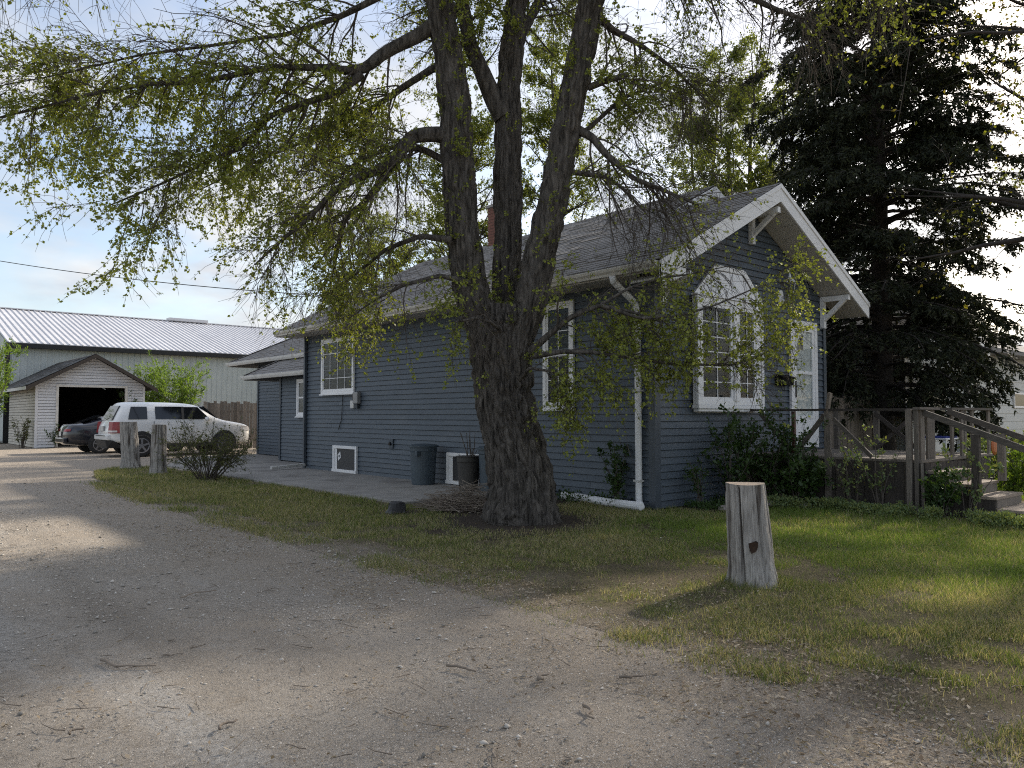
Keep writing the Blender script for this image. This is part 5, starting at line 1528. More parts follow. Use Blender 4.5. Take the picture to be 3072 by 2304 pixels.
# ================================================================== the big elm in front of the house
LIMBS = {
    'left_stem': [(-2.64,0.61,2.23,0.26),(-2.8,0.66,2.68,0.25),(-2.96,0.71,3.16,0.235),(-3.06,0.75,4.16,0.235),(-3.16,0.75,5.51,0.22),(-3.24,0.8,6.19,0.2),(-3.35,0.85,6.85,0.185),(-3.63,0.89,8.09,0.15),(-3.87,0.89,9.57,0.11),(-4.11,0.77,10.79,0.07),(-4.23,0.69,11.82,0.03)],
    'mid_stem': [(-2.42,0.61,2.25,0.22),(-2.31,0.69,2.97,0.2),(-2.27,0.7,4.29,0.2),(-2.25,0.74,5.75,0.195),(-2.22,0.68,6.47,0.17),(-2.15,0.65,7.2,0.15),(-2.07,0.69,8.84,0.13),(-2.14,0.78,10.76,0.09),(-2.13,0.94,12.53,0.05),(-2.16,1.02,14.1,0.02)],
    'right_stem': [(-2.54,0.39,2.23,0.26),(-2.39,0.16,2.77,0.23),(-2.37,0.06,3.14,0.215),(-2.23,-0.11,4.13,0.21),(-2.07,-0.33,5.47,0.195),(-1.98,-0.43,6.14,0.18),(-1.9,-0.54,6.79,0.16),(-1.67,-0.69,8.29,0.13),(-1.46,-0.84,9.95,0.09),(-1.33,-0.9,11.5,0.055),(-1.2,-0.95,12.82,0.02)],
    'mid_fork': [(-2.33,0.72,5.5,0.15),(-2.46,0.79,5.74,0.13),(-2.65,0.81,6.08,0.11),(-2.73,0.98,6.5,0.1),(-2.7,1.19,7.22,0.085),(-2.63,1.58,8.75,0.06),(-2.56,1.95,10.67,0.02)],
    'L1': [(-3.36,0.87,6.56,0.13),(-3.55,0.98,6.35,0.12),(-3.78,1.05,6.2,0.11),(-3.99,1.19,6.04,0.095),(-4.21,1.32,5.79,0.08),(-4.45,1.46,5.79,0.07),(-4.65,1.57,5.8,0.062),(-5.2,1.85,5.73,0.05),(-5.88,2.32,5.51,0.04),(-6.38,2.62,5.44,0.034),(-6.87,2.93,5.3,0.028),(-7.43,3.3,5.07,0.02),(-8.06,3.73,4.83,0.012)],
    'L2': [(-4.21,1.32,5.76,0.07),(-4.46,1.49,5.49,0.055),(-4.85,1.71,5.32,0.045),(-5.13,1.96,5.18,0.038),(-5.45,2.12,4.72,0.03),(-5.73,2.38,4.57,0.025),(-6.23,2.69,4.24,0.018),(-6.71,2.99,3.96,0.01)],
    'L3': [(-3.21,0.82,5.07,0.11),(-3.45,0.9,5.05,0.1),(-3.68,0.97,4.98,0.09),(-3.91,1.06,4.61,0.075),(-4.1,1.23,4.49,0.06),(-4.32,1.36,4.36,0.05),(-4.53,1.5,4.2,0.042),(-4.72,1.67,3.9,0.034),(-5.04,1.83,3.57,0.022),(-5.28,2.05,3.27,0.012)],
    'L3b': [(-3.91,1.06,4.61,0.06),(-3.95,1.24,4.41,0.05),(-4.05,1.47,4.18,0.042),(-4.16,1.83,3.97,0.032),(-4.17,2.0,3.59,0.022),(-4.18,2.17,3.16,0.012)],
    'L4': [(-3.5,0.84,6.99,0.12),(-3.94,1.1,6.84,0.09),(-4.47,1.44,6.46,0.07),(-4.94,1.86,6.25,0.055),(-5.77,2.33,6.0,0.04),(-6.43,2.92,5.89,0.03),(-7.19,3.46,5.6,0.02),(-7.95,4.0,5.37,0.01)],
    'L5': [(-3.68,0.92,8.22,0.12),(-4.5,1.14,7.7,0.085),(-5.58,1.59,6.96,0.06),(-6.57,2.07,6.49,0.04),(-7.38,2.54,6.03,0.025),(-8.07,3.02,5.7,0.012)],
    'L6': [(-3.63,0.89,8.09,0.11),(-4.62,0.7,8.15,0.08),(-5.67,0.57,7.68,0.06),(-6.61,0.62,6.92,0.04),(-7.44,0.86,6.35,0.02)],
    'L7': [(-3.24,0.8,6.06,0.08),(-3.39,1.33,5.93,0.06),(-3.63,2.09,5.68,0.045),(-3.98,2.92,5.47,0.034),(-4.5,3.8,5.21,0.022),(-5.07,4.7,4.85,0.01)],
    'L8': [(-3.16,0.8,4.68,0.05),(-3.32,1.2,4.95,0.045),(-3.46,1.7,5.1,0.036),(-3.67,2.28,5.01,0.026),(-3.9,3.04,4.7,0.016),(-4.1,3.62,4.26,0.008)],
    'B1': [(-3.1,0.83,5.57,0.08),(-2.7,1.48,6.9,0.06),(-2.39,2.44,8.49,0.05),(-2.22,3.56,9.76,0.03),(-1.97,4.62,10.59,0.015)],
    'B2': [(-2.26,0.72,6.34,0.09),(-1.41,0.98,7.6,0.07),(-0.51,1.46,8.95,0.05),(0.56,1.79,9.91,0.025)],
    'C1': [(-3.42,0.76,7.05,0.1),(-3.75,-0.33,8.01,0.08),(-3.99,-1.47,8.42,0.05),(-4.23,-2.32,8.56,0.02)],
    'C2': [(-1.91,-0.55,7.05,0.1),(-2.6,-1.33,8.12,0.075),(-2.89,-2.16,8.49,0.05),(-3.06,-2.94,8.56,0.02)],
    'R1': [(-1.91,-0.47,5.65,0.045),(-1.76,-0.62,5.73,0.04),(-1.53,-0.81,5.82,0.036)],
    'R2': [(-2.02,-0.34,5.13,0.06),(-1.89,-0.53,4.98,0.052),(-1.8,-0.66,4.76,0.045),(-1.59,-0.94,4.42,0.034),(-1.41,-1.24,4.24,0.026),(-1.12,-1.61,4.01,0.014)],
    'R3': [(-2.18,-0.18,4.58,0.045),(-2.04,-0.37,4.53,0.036),(-1.78,-0.66,4.46,0.03),(-1.63,-0.78,4.33,0.022),(-1.47,-1.04,3.98,0.012)],
    'R4': [(-1.84,-0.62,7.31,0.1),(-1.52,-1.03,7.38,0.08),(-1.12,-1.51,7.19,0.06),(-0.77,-1.93,6.76,0.045),(-0.47,-2.31,6.45,0.03),(-0.14,-2.71,6.21,0.015)],
    'R5': [(-1.75,-0.76,8.22,0.1),(-1.22,-1.6,8.14,0.075),(-0.73,-2.4,7.63,0.055),(-0.36,-3.09,7.02,0.035),(-0.11,-3.55,6.43,0.015)],
    'R6': [(-1.9,-0.53,6.66,0.06),(-1.55,-0.57,6.5,0.045),(-1.11,-0.68,6.4,0.034),(-0.58,-0.86,6.15,0.022),(-0.12,-1.11,5.71,0.01)],
    'R7': [(-2.17,-0.2,4.84,0.04),(-1.67,-0.27,5.24,0.034),(-1.14,-0.35,5.74,0.026),(-0.55,-0.49,6.07,0.016),(0.07,-0.64,6.28,0.008)],
    'W1': [(-2.49,0.02,2.21,0.05),(-2.45,-0.22,2.37,0.042),(-2.3,-0.5,2.61,0.034),(-2.02,-0.76,2.77,0.028),(-1.69,-1.03,2.68,0.02),(-1.44,-1.25,2.56,0.012)],
    'W2': [(-2.48,-0.06,2.15,0.04),(-2.37,-0.41,2.19,0.032),(-2.17,-0.72,2.18,0.028),(-1.74,-1.1,2.1,0.023),(-1.39,-1.4,2.03,0.02),(-1.1,-1.65,2.02,0.017),(-0.78,-1.87,2.02,0.014),(-0.45,-2.08,2.16,0.011),(-0.21,-2.3,2.39,0.007)],
    'W3': [(-2.02,-0.76,2.77,0.024),(-1.79,-1.21,2.58,0.02),(-1.5,-1.59,2.6,0.017),(-1.2,-1.87,2.72,0.013),(-0.85,-2.18,2.92,0.009),(-0.51,-2.48,3.13,0.005)],
    'W4': [(-2.02,-0.76,2.77,0.02),(-1.59,-0.88,3.02,0.017),(-1.21,-1.07,3.16,0.014),(-0.93,-1.33,3.21,0.011),(-0.54,-1.67,3.32,0.006)],
    'W5': [(-2.85,0.18,2.48,0.03),(-3.11,0.07,2.55,0.022),(-3.37,0.03,2.57,0.016),(-3.61,0.11,2.51,0.01)],
    'W6': [(-2.67,0.02,1.84,0.03),(-2.73,-0.24,1.98,0.02),(-2.58,-0.48,1.93,0.014),(-2.32,-0.7,1.73,0.008)],
    'W7': [(-3.06,0.53,3.11,0.04),(-3.42,0.71,3.17,0.03),(-3.75,1.0,3.06,0.022),(-3.98,1.34,2.88,0.014),(-4.17,1.66,2.66,0.008)],
    'W8': [(-3.25,0.67,3.65,0.05),(-3.56,0.94,3.7,0.035),(-3.74,1.49,3.59,0.026),(-3.88,2.03,3.31,0.016),(-4.1,2.63,3.01,0.008)],
}
TRUNK = [(-2.28,0.43,-0.1,0.56),(-2.29,0.42,0.21,0.5),(-2.31,0.41,0.54,0.455),(-2.38,0.45,0.91,0.42),(-2.45,0.49,1.24,0.4),(-2.52,0.52,1.73,0.41),(-2.55,0.53,2.22,0.44),(-2.54,0.51,2.59,0.46),(-2.54,0.49,2.85,0.40)]
TRUNK = [(a, b, c, r * 0.93) for a, b, c, r in TRUNK]
for k_ in ('left_stem', 'mid_stem', 'right_stem'):
    LIMBS[k_] = [(a, b, c, r * 0.92) for a, b, c, r in LIMBS[k_]]
elm = thing('elm_tree', 'huge old elm with three furrowed stems and drooping leafy twigs in front of the house', 'tree', (-2.35, 0.43, 0))
re = np.random.default_rng(11)
fl = lambda s, th: 1 + 0.16 * np.exp(-s / 0.22) * (0.6 + np.sin(th * 4 + 1.0)) + 0.05 * np.sin(th * 3 + 0.5) * np.exp(-s / 2.0)
parts = [bark_tube(TRUNK, 130, 220, 0.075, 1.3, fl)]
for k_, sd0 in (('left_stem', 3.0), ('mid_stem', 5.0), ('right_stem', 8.0)):
    parts.append(bark_tube(LIMBS[k_], 220, 90, 0.05, sd0))
V, Q = cat_vq(*parts)
put_np('trunk', 'bark', V, Q, parent=elm, smooth=True)
sec_S, sec_D, sec_L, sec_R, dens = [], [], [], [], []
for k_, pts in LIMBS.items():
    if k_ in ('L5', 'L6'): pts = [(a, b, c + (0.9 if k_ == 'L5' else 0.5), r * 0.6) for a, b, c, r in pts]
    if k_ in ('L1', 'L4', 'L2', 'L7'): pts = [(a, b, c, r * (0.5 if k_ == 'L4' else 0.78)) for a, b, c, r in pts]
    if k_.endswith('_stem'):
        q, ln = resample(pts, 40)
        lo = 0.62 if k_ != 'mid_stem' else 0.66
        n_ = 22
        t = re.uniform(lo, 0.99, n_)
    else:
        q, ln = resample(pts, 24)
        V, Q = bark_tube(pts, 60, 18 if pts[0][3] < 0.07 else 30, 0.008 if pts[0][3] > 0.06 else 0.003, hash(k_) % 97 * 0.1 if False else len(k_) * 3.1 + pts[0][0])
        put_np('limb', 'bark', V, Q, parent=elm, smooth=True)
        low = k_.startswith('W')
        n_ = int(ln * (5.0 if low else 10.5)) + 3
        t = re.uniform(0.12 if low else 0.15, 1.0, n_)
    idx = np.minimum((t * (len(q) - 1)).astype(int), len(q) - 2)
    P = q[idx, :3]; T = unit(q[idx + 1, :3] - q[idx, :3])
    sd_ = unit(np.cross(T, re.normal(0, 1, T.shape)))
    D = T * 0.75 + sd_ * 0.85 + np.array([0, 0, -0.12])
    L_ = re.uniform(0.55, 1.5, n_) * (0.62 if k_.startswith('W') else 1.0) * (1.15 - 0.4 * t)
    sec_S.append(P); sec_D.append(D); sec_L.append(L_); sec_R.append(np.minimum(q[idx, 3] * 0.4, 0.016))
    dens.append(np.full(n_, 0.42 if k_ in ('W7', 'W8') else 0.62 if k_.startswith('W') else (0.18 if k_ in ('R4', 'R6', 'R3') else 0.5 if k_ in ('L3', 'L3b', 'L8') else 0.4 if k_ in ('xx',) else 0.42 if k_ in ('R2', 'R7', 'C1', 'C2', 'B1', 'B2') else 1.0)))
S = np.concatenate(sec_S); D = np.concatenate(sec_D); Ln = np.concatenate(sec_L); Rr = np.concatenate(sec_R); Dn = np.concatenate(dens)
P1_ = grow(S, D, Ln, 7, 0.09, 0.16, re)
V1 = tubes(P1_, np.maximum(Rr, 0.006), np.full(len(S), 0.003), 4)
S2, D2, i2, t2 = pick(P1_, 15, re, 0.1, 1.0)
D2 = unit(D2 * 0.6 + re.normal(0, 0.55, D2.shape) + np.array([0, 0, -0.28]))
L2 = re.uniform(0.22, 0.75, len(S2))
P2_ = grow(S2, D2, L2, 4, 0.19, 0.22, re)
V2 = tubes(P2_, np.full(len(S2), 0.0034), np.full(len(S2), 0.0016), 3)
S3, D3, i3, _ = pick(P2_, 1, re, 0.2, 0.9)
keep = re.random(len(S3)) < 0.38
S3, D3, i3 = S3[keep], D3[keep], i3[keep]
P3_ = grow(S3, unit(D3 * 0.7 + re.normal(0, 0.5, D3.shape) + np.array([0, 0, -0.2])), re.uniform(0.15, 0.4, len(S3)), 3, 0.16, 0.16, re)
V3 = tubes(P3_, np.full(len(S3), 0.0024), np.full(len(S3), 0.0013), 3)
V, Q = cat_vq(V1, V2, V3)
put_np('twigs', 'twig', V, Q, parent=elm, smooth=True)
# leaf tufts like beads along the twigs
dl2 = Dn[i2]; dl3 = Dn[i2][i3]
def tufts(Pp, per, dd):
    C, Dd, ii, tt = pick(Pp, per, re, 0.1, 1.0)
    # clumped: some twigs nearly bare, others thickly leafed
    cl = vnoise(C * 1.3) * 0.7 + vnoise(C * 3.1 + 7) * 0.3
    kp = re.random(len(C)) < dd[ii] * np.clip((cl - 0.36) * 3.4, 0.03, 1.0)
    return C[kp], Dd[kp]
Ca, Da = tufts(P2_, 9, dl2); Cb, Db = tufts(P3_, 6, dl3)
C = np.concatenate([Ca, Cb]); Dd = np.concatenate([Da, Db])
C3 = np.repeat(C, 3, 0) + re.normal(0, 0.013, (len(C) * 3, 3)); D3_ = np.repeat(Dd, 3, 0)
V, Q = leaves(C3, D3_, 0.037, re, 0.8)
put_np('crown', 'leaf_elm', V, Q, parent=elm)
print('elm leaves', len(Q), 'twigs', len(S2))
# sprouting tufts straight on the bark of the stems
cs_, ds_ = [], []
for k_, a, b, n_ in (('left_stem', 0.0, 0.62, 44), ('mid_stem', 0.05, 0.55, 34), ('right_stem', 0.0, 0.5, 34)):
    q, ln = resample(LIMBS[k_], 60)
    for i in range(n_):
        j = int(re.uniform(a, b) * 58)
        dirc = np.array([-0.66, -0.75, 0]) + re.normal(0, 0.5, 3) * [1, 1, 0.3]
        dirc /= np.linalg.norm(dirc[:2])
        p = q[j, :3] + dirc * q[j, 3]
        cs_.append(p); ds_.append(dirc * 0.8 + np.array([0, 0, 0.2]))
cs_ = np.array(cs_); ds_ = np.array(ds_)
Ps = grow(np.repeat(cs_, 3, 0), np.repeat(ds_, 3, 0) + re.normal(0, 0.4, (len(cs_) * 3, 3)), re.uniform(0.15, 0.5, len(cs_) * 3), 5, 0.1, 0.2, re)
V, Q = tubes(Ps, np.full(len(Ps), 0.003), np.full(len(Ps), 0.0014), 3)
put_np('shoots', 'twig', V, Q, parent=elm)['kind'] = 'stuff'
C, Dd, _, _ = pick(Ps, 8, re, 0.2, 1.0)
kp = re.random(len(C)) < np.clip((vnoise(C * 2.0) - 0.25) * 2.2, 0, 1)
C, Dd = C[kp], Dd[kp]
V, Q = leaves(np.repeat(C, 3, 0) + re.normal(0, 0.01, (len(C) * 3, 3)), np.repeat(Dd, 3, 0), 0.033, re, 0.75)
put_np('shoot_leaves', 'leaf_elm', V, Q, parent=elm)

# ================================================================== spruce
spr = thing('spruce_tree', 'tall dark spruce with drooping branches to the right of the house', 'tree', (8.75, 0.43, 0))
rs_ = np.random.default_rng(5)
bx0, by0, H_ = 8.75, 0.43, 20.0
V, Q = bark_tube([(bx0, by0, -0.1, 0.30), (bx0, by0, 0.6, 0.25), (bx0 + 0.03, by0, 5, 0.19), (bx0, by0, 11, 0.10), (bx0, by0, H_, 0.015)], 120, 24, 0.012, 2.0)
put_np('trunk', 'bark_dark', V, Q, parent=spr, smooth=True)
Ss, Dd_, Ll, Dr = [], [], [], []
z = 1.5
while z < H_ - 0.4:
    f = (z - 1.5) / (H_ - 1.5)
    n_ = 12 if f < 0.75 else 7
    for i in range(n_):
        a = rs_.uniform(0, 2 * np.pi)
        Rm = 4.0 * (1 - f) ** 0.5 * (0.86 + 0.14 * math.sin(z * 2.3)) * rs_.uniform(0.72, 1.12)
        Ss.append((bx0, by0, z + rs_.uniform(-0.2, 0.2)))
        el = 0.12 + 0.5 * f
        Dd_.append((math.cos(a), math.sin(a), el)); Ll.append(max(Rm, 0.25)); Dr.append(0.10 * (1 - f) + 0.03)
    z += 0.40
Ss = np.array(Ss); Dd_ = np.array(Dd_); Ll = np.array(Ll)
B1_ = grow(Ss, Dd_, Ll, 10, np.array(Dr), 0.05, rs_)
# tips turn up again
tipl = np.linspace(0, 1, 10)[None, :] ** 3
B1_[:, :, 2] += tipl * 0.22 * (Ll[:, None] / 3)
VB = tubes(B1_, 0.006 + 0.012 * Ll, np.full(len(Ll), 0.005), 5)
S2, D2, i2, tt2 = pick(B1_, 24, rs_, 0.22, 1.0)
side = unit(np.cross(D2, np.array([0, 0, 1.0]))) * np.where(rs_.random(len(S2)) < 0.5, -1, 1)[:, None]
D2n = D2 * 0.8 + side * 0.75 + rs_.normal(0, 0.12, D2.shape) + np.array([0, 0, -0.12])
L2 = (0.16 + 0.22 * Ll[i2]) * (1.25 - tt2) * rs_.uniform(0.6, 1.2, len(S2)) + 0.12
B2_ = grow(S2, D2n, L2, 3, 0.2, 0.1, rs_)
VB2 = tubes(B2_, np.full(len(S2), 0.006), np.full(len(S2), 0.003), 3)
# hanging sprays
S3, D3, i3, tt3 = pick(B2_, 6, rs_, 0.1, 1.0)
D3n = unit(D3 * 0.7 + rs_.normal(0, 0.35, D3.shape) + np.array([0, 0, -0.75]))
L3 = rs_.uniform(0.10, 0.30, len(S3)) * (0.6 + 0.4 * np.minimum(1, Ll[i2][i3] / 2))
kp = rs_.random(len(S3)) < np.clip((vnoise(S3 * 1.1 + 3) - 0.15) * 2.6, 0.15, 1) * np.clip(0.6 + (S3[:, 2] - 1.0) / 5.0, 0.6, 1)
S3, D3n, L3 = S3[kp], D3n[kp], L3[kp]
B3_ = grow(S3, D3n, L3, 3, 0.12, 0.08, rs_)
V, Q = cat_vq(VB, VB2)
put_np('branches', 'bark_dark', V, Q, parent=spr)
def needles(Pp, per, ln, wid):
    C, D_, _, _ = pick(Pp, per, rs_, 0.0, 1.0)
    n = len(C)
    sdv = unit(np.cross(D_, rs_.normal(0, 1, D_.shape)))
    d = unit(D_ * 0.75 + sdv * 0.75)
    s = unit(np.cross(d, rs_.normal(0, 1, d.shape)))
    l_ = (ln * rs_.uniform(0.7, 1.3, n))[:, None]
    V = np.stack([C - s * wid, C + s * wid, C + d * l_], 1).reshape(-1, 3)
    return V, np.arange(n * 3).reshape(n, 3)
Va, Ta = needles(B3_, 6, 0.10, 0.022)
Vb, Tb = needles(B2_, 9, 0.10, 0.022)
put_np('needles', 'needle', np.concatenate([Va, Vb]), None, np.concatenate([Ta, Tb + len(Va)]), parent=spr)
print('spruce needles', len(Ta) + len(Tb))

# ================================================================== other trees
def tree(name, label, base, H, spread, seed, leaf='leaf_tree', size=0.09, dens=1.0, stems=1, lean=(0, 0), per2=9, trunk_r=0.16, low=0.25, perleaf=10, group=None, barkm='bark_dark', upright=0.9, cat='tree'):
    t = thing(name, label, cat, (base[0], base[1], 0), group)
    r = np.random.default_rng(seed)
    bx_, by_ = base
    tr = []; PS, PD, PL, PR = [], [], [], []
    for s in range(stems):
        a = 2 * np.pi * s / max(1, stems) + r.uniform(0, 1)
        sp = 0.0 if stems == 1 else spread * 0.45
        pts = []
        for i, f in enumerate(np.linspace(0, 1, 9)):
            pts.append((bx_ + lean[0] * f + math.cos(a) * sp * f ** 1.3 + r.normal(0, 0.05) * f * H * 0.12, by_ + lean[1] * f + math.sin(a) * sp * f ** 1.3 + r.normal(0, 0.05) * f * H * 0.12, -0.05 + H * f * (1 if s == 0 else r.uniform(0.8, 1)), trunk_r * (1 - 0.93 * f) * (1.25 if i == 0 else 1)))
        tr.append(bark_tube(pts, 60, 16, 0.008, seed + s))
        q, _ = resample(pts, 60)
        nb_ = int(40 / stems) + 8
        tt = r.uniform(low, 0.98, nb_)
        ii = (tt * 58).astype(int)
        PS.append(q[ii, :3])
        aa = r.uniform(0, 2 * np.pi, nb_)
        PD.append(np.stack([np.cos(aa), np.sin(aa), np.full(nb_, upright) + r.normal(0, 0.25, nb_)], 1))
        PL.append(spread * r.uniform(0.55, 1.1, nb_) * (1.15 - 0.75 * tt)); PR.append(q[ii, 3] * 0.45)
    S = np.concatenate(PS); D = np.concatenate(PD); Ln = np.concatenate(PL); Rr = np.concatenate(PR)
    A1 = grow(S, D, Ln, 9, 0.03, 0.12, r)
    V, Q = cat_vq(*tr)
    put_np('trunk', barkm, V, Q, parent=t, smooth=True)
    S2, D2, i2, tt2 = pick(A1, per2, r, 0.2, 1.0)
    A2 = grow(S2, D2 * 0.8 + r.normal(0, 0.5, D2.shape), Ln[i2] * r.uniform(0.15, 0.45, len(S2)), 4, 0.05, 0.18, r)
    S3, D3, i3, _ = pick(A2, 4, r, 0.2, 1.0)
    A3 = grow(S3, D3 * 0.7 + r.normal(0, 0.5, D3.shape), r.uniform(0.15, 0.6, len(S3)), 3, 0.06, 0.2, r)
    V, Q = cat_vq(tubes(A1, np.maximum(Rr, 0.012), np.full(len(Rr), 0.007), 5), tubes(A2, np.full(len(S2), 0.008), np.full(len(S2), 0.004), 3), tubes(A3, np.full(len(S3), 0.005), np.full(len(S3), 0.002), 3))
    put_np('branches', barkm, V, Q, parent=t)
    if dens > 0:
        C, Dl, _, _ = pick(A3, perleaf, r, 0.1, 1.0)
        C2, Dl2, _, _ = pick(A2, 5, r, 0.3, 1.0)
        C = np.concatenate([C, C2]); Dl = np.concatenate([Dl, Dl2])
        kp = r.random(len(C)) < dens * np.clip((vnoise(C * 0.8 + seed) * 0.6 + vnoise(C * 2.0 + seed) * 0.4 - 0.28) * 2.4, 0.08, 1)
        C, Dl = C[kp], Dl[kp]
        V, Q = leaves(C + r.normal(0, 0.04, C.shape), Dl, size, r, 0.62)
        put_np('crown', leaf, V, Q, parent=t)
    return t
GB = 'leafy trees behind the house'
tree('deciduous_tree', 'green leafy tree right behind the brick chimney', (11.8, 14.2), 17.0, 4.2, 31, size=0.09, dens=1.0, trunk_r=0.2, low=0.3, group=GB, perleaf=30)
tree('deciduous_tree', 'green leafy tree behind the white rear gable', (17.7, 11.5), 18.0, 4.2, 32, size=0.095, dens=1.0, stems=2, trunk_r=0.18, low=0.3, group=GB, perleaf=30)
tree('deciduous_tree', 'forked green leafy tree behind the front roof peak', (15.6, 8.0), 15.5, 3.6, 33, size=0.09, dens=1.0, stems=3, trunk_r=0.2, low=0.35, group=GB, perleaf=30)
tree('deciduous_tree', 'green leafy tree seen between the stems of the big elm', (9.5, 17.0), 16.5, 4.4, 34, size=0.09, dens=1.0, trunk_r=0.2, low=0.3, group=GB, perleaf=30)
tree('deciduous_tree', 'low green tree showing above the back part of the roof', (8.5, 22.5), 11.0, 3.8, 35, size=0.095, dens=1.0, stems=2, trunk_r=0.15, low=0.2, group=GB, perleaf=30)
tree('bare_tree', 'small crooked tree almost without leaves left of the spruce', (14.0, 5.2), 9.5, 2.9, 36, dens=0.10, trunk_r=0.13, low=0.35, group=None, size=0.08, upright=0.7)
tree('street_tree', 'tree with few yellow-green leaves reaching in at the right edge', (5.9, -5.2), 14.5, 5.0, 37, leaf='leaf_maple', size=0.07, dens=0.22, trunk_r=0.24, low=0.28, lean=(-0.5, 1.2), upright=0.55, barkm='bark_dark', perleaf=18)
tree('street_tree', 'tall street tree with thin foliage at the far upper right, added to shade the lawn', (13.6, -3.1), 16.0, 3.6, 38, leaf='leaf_tree', size=0.085, dens=0.5, trunk_r=0.2, low=0.35, upright=0.8, perleaf=16)  # added tree, mostly out of view, placed to shade the lawn and stump
# ================================================================== shrubs and garden plants
def shrub(name, label, x, y, h, w_, seed, leaf, size, stems=14, per=10, tw=3, wid=0.6, z0=0.01, open_=0.5, dens=1.0, group=None, droop=0.03, barkm='twig', cat='shrub', perleaf=5):
    t = thing(name, label, cat, (x, y, 0), group)
    r = np.random.default_rng(seed)
    a = r.uniform(0, 2 * np.pi, stems)
    S = np.stack([x + 0.12 * w_ * np.cos(a) * r.random(stems), y + 0.12 * w_ * np.sin(a) * r.random(stems), np.full(stems, z0)], 1)
    D = np.stack([np.cos(a) * open_ * w_ / h * r.uniform(0.2, 1.1, stems), np.sin(a) * open_ * w_ / h * r.uniform(0.2, 1.1, stems), np.ones(stems)], 1)
    A1 = grow(S, D, h * r.uniform(0.6, 1.05, stems), 8, droop, 0.09, r)
    S2, D2, i2, t2 = pick(A1, per, r, 0.25, 1.0)
    A2 = grow(S2, D2 * 0.7 + r.normal(0, 0.5, D2.shape), w_ * r.uniform(0.10, 0.30, len(S2)), 5, droop, 0.15, r)
    V, Q = cat_vq(tubes(A1, np.full(stems, 0.006 + 0.004 * h), np.full(stems, 0.003), 4), tubes(A2, np.full(len(S2), 0.003), np.full(len(S2), 0.0016), 3))
    put_np('stems', barkm, V, Q, parent=t)
    C, Dl, _, _ = pick(A2, perleaf, r, 0.15, 1.0)
    kp = r.random(len(C)) < dens
    C, Dl = C[kp], Dl[kp]
    V, Q = leaves(np.repeat(C, tw, 0) + r.normal(0, size * 0.35, (len(C) * tw, 3)), np.repeat(Dl, tw, 0), size, r, wid, up=0.15)
    V[:, 2] = np.maximum(V[:, 2], 0.015)
    put_np('foliage', leaf, V, Q, parent=t)
    return t
shrub('shrub', 'twiggy olive-green shrub with bare lower stems at the patio corner', -3.1, 9.75, 1.25, 2.1, 41, 'leaf_olive', 0.030, stems=46, per=11, open_=0.62, perleaf=6, dens=0.9)
shrub('sapling', 'thin dark sapling standing behind the white car', 1.0, 23.3, 2.35, 0.5, 42, 'leaf_dark', 0.06, stems=4, per=9, open_=0.25)
shrub('bush', 'bright green feathery bush beside the right wall of the garage', 3.15, 32.4, 4.3, 2.7, 43, 'leaf_bush', 0.12, stems=40, per=14, open_=0.55, wid=0.35, perleaf=8)
shrub('bush', 'low bright green bush peeping over the garage roof', 1.9, 33.8, 4.4, 1.5, 44, 'leaf_bush', 0.12, stems=14, per=9, open_=0.5, wid=0.4)
shrub('bush', 'tall yellow-green bush left of the garage at the frame edge', -4.7, 30.6, 4.5, 1.9, 45, 'leaf_bush', 0.11, stems=30, per=16, open_=0.5, wid=0.35, perleaf=8)
shrub('weed_clump', 'dry weeds against the old side wall of the garage', -3.35, 30.9, 1.4, 0.9, 46, 'leaf_olive', 0.06, stems=16, per=6, open_=0.5, dens=0.5, cat='weeds')
shrub('vine', 'leafy vine hanging over the right door post of the garage', 0.8, 30.4, 2.5, 1.0, 47, 'leaf_dark', 0.09, stems=7, per=8, open_=0.4, dens=0.7, cat='vine')
shrub('weed_clump', 'weeds at the left door post of the garage', -2.2, 30.3, 0.9, 0.6, 48, 'leaf_dark', 0.06, stems=9, per=6, open_=0.5, dens=0.6, cat='weeds')
# front bed
shrub('rose_bush', 'tall dark green rose bush under the right half of the bay window', 2.0, -0.52, 1.5, 1.25, 51, 'leaf_dark', 0.065, stems=15, per=10, tw=3, open_=0.42, perleaf=4)
shrub('rose_bush', 'dark leafy rose bush under the middle of the bay window', 1.35, -0.45, 1.42, 0.9, 52, 'leaf_dark', 0.065, stems=9, per=9, tw=3, open_=0.38, perleaf=4)
shrub('peony_bush', 'low dense dark green bush in front of the deck skirt corner', 2.05, -1.05, 0.75, 0.9, 53, 'leaf_dark', 0.075, stems=20, per=9, tw=3, open_=0.7, perleaf=4)
shrub('rose_bush', 'sparse rose growing at the wall left of the bay window', 0.72, -0.30, 0.95, 0.7, 54, 'leaf_dark', 0.05, stems=6, per=7, tw=2, open_=0.5, dens=0.7)
shrub('garden_plant', 'small leafy plant at the wall beside the white downspout', -0.16, 0.62, 1.0, 0.35, 55, 'leaf_dark', 0.045, stems=9, per=9, tw=3, open_=0.3)
shrub('rose_bush', 'rose bush with glossy leaves reaching over the deck rail in front of the door', 2.15, -1.05, 1.28, 0.7, 56, 'leaf_dark', 0.055, stems=6, per=8, tw=3, open_=0.5)
shrub('rose_bush', 'rose bush with pale glossy leaves right of the middle rail post', 2.12, -1.95, 1.30, 0.75, 57, 'leaf_pale', 0.05, stems=6, per=7, tw=2, open_=0.5, dens=0.8)
shrub('rose_bush', 'leafy rose climbing between the deck posts', 2.14, -2.35, 1.42, 0.5, 58, 'leaf_pale', 0.05, stems=5, per=7, tw=2, open_=0.35, dens=0.8)
shrub('garden_plant', 'round green plant in front of the skirt left of the steps', 2.15, -3.15, 0.66, 0.5, 59, 'leaf_dark', 0.05, stems=14, per=9, tw=3, open_=0.55)
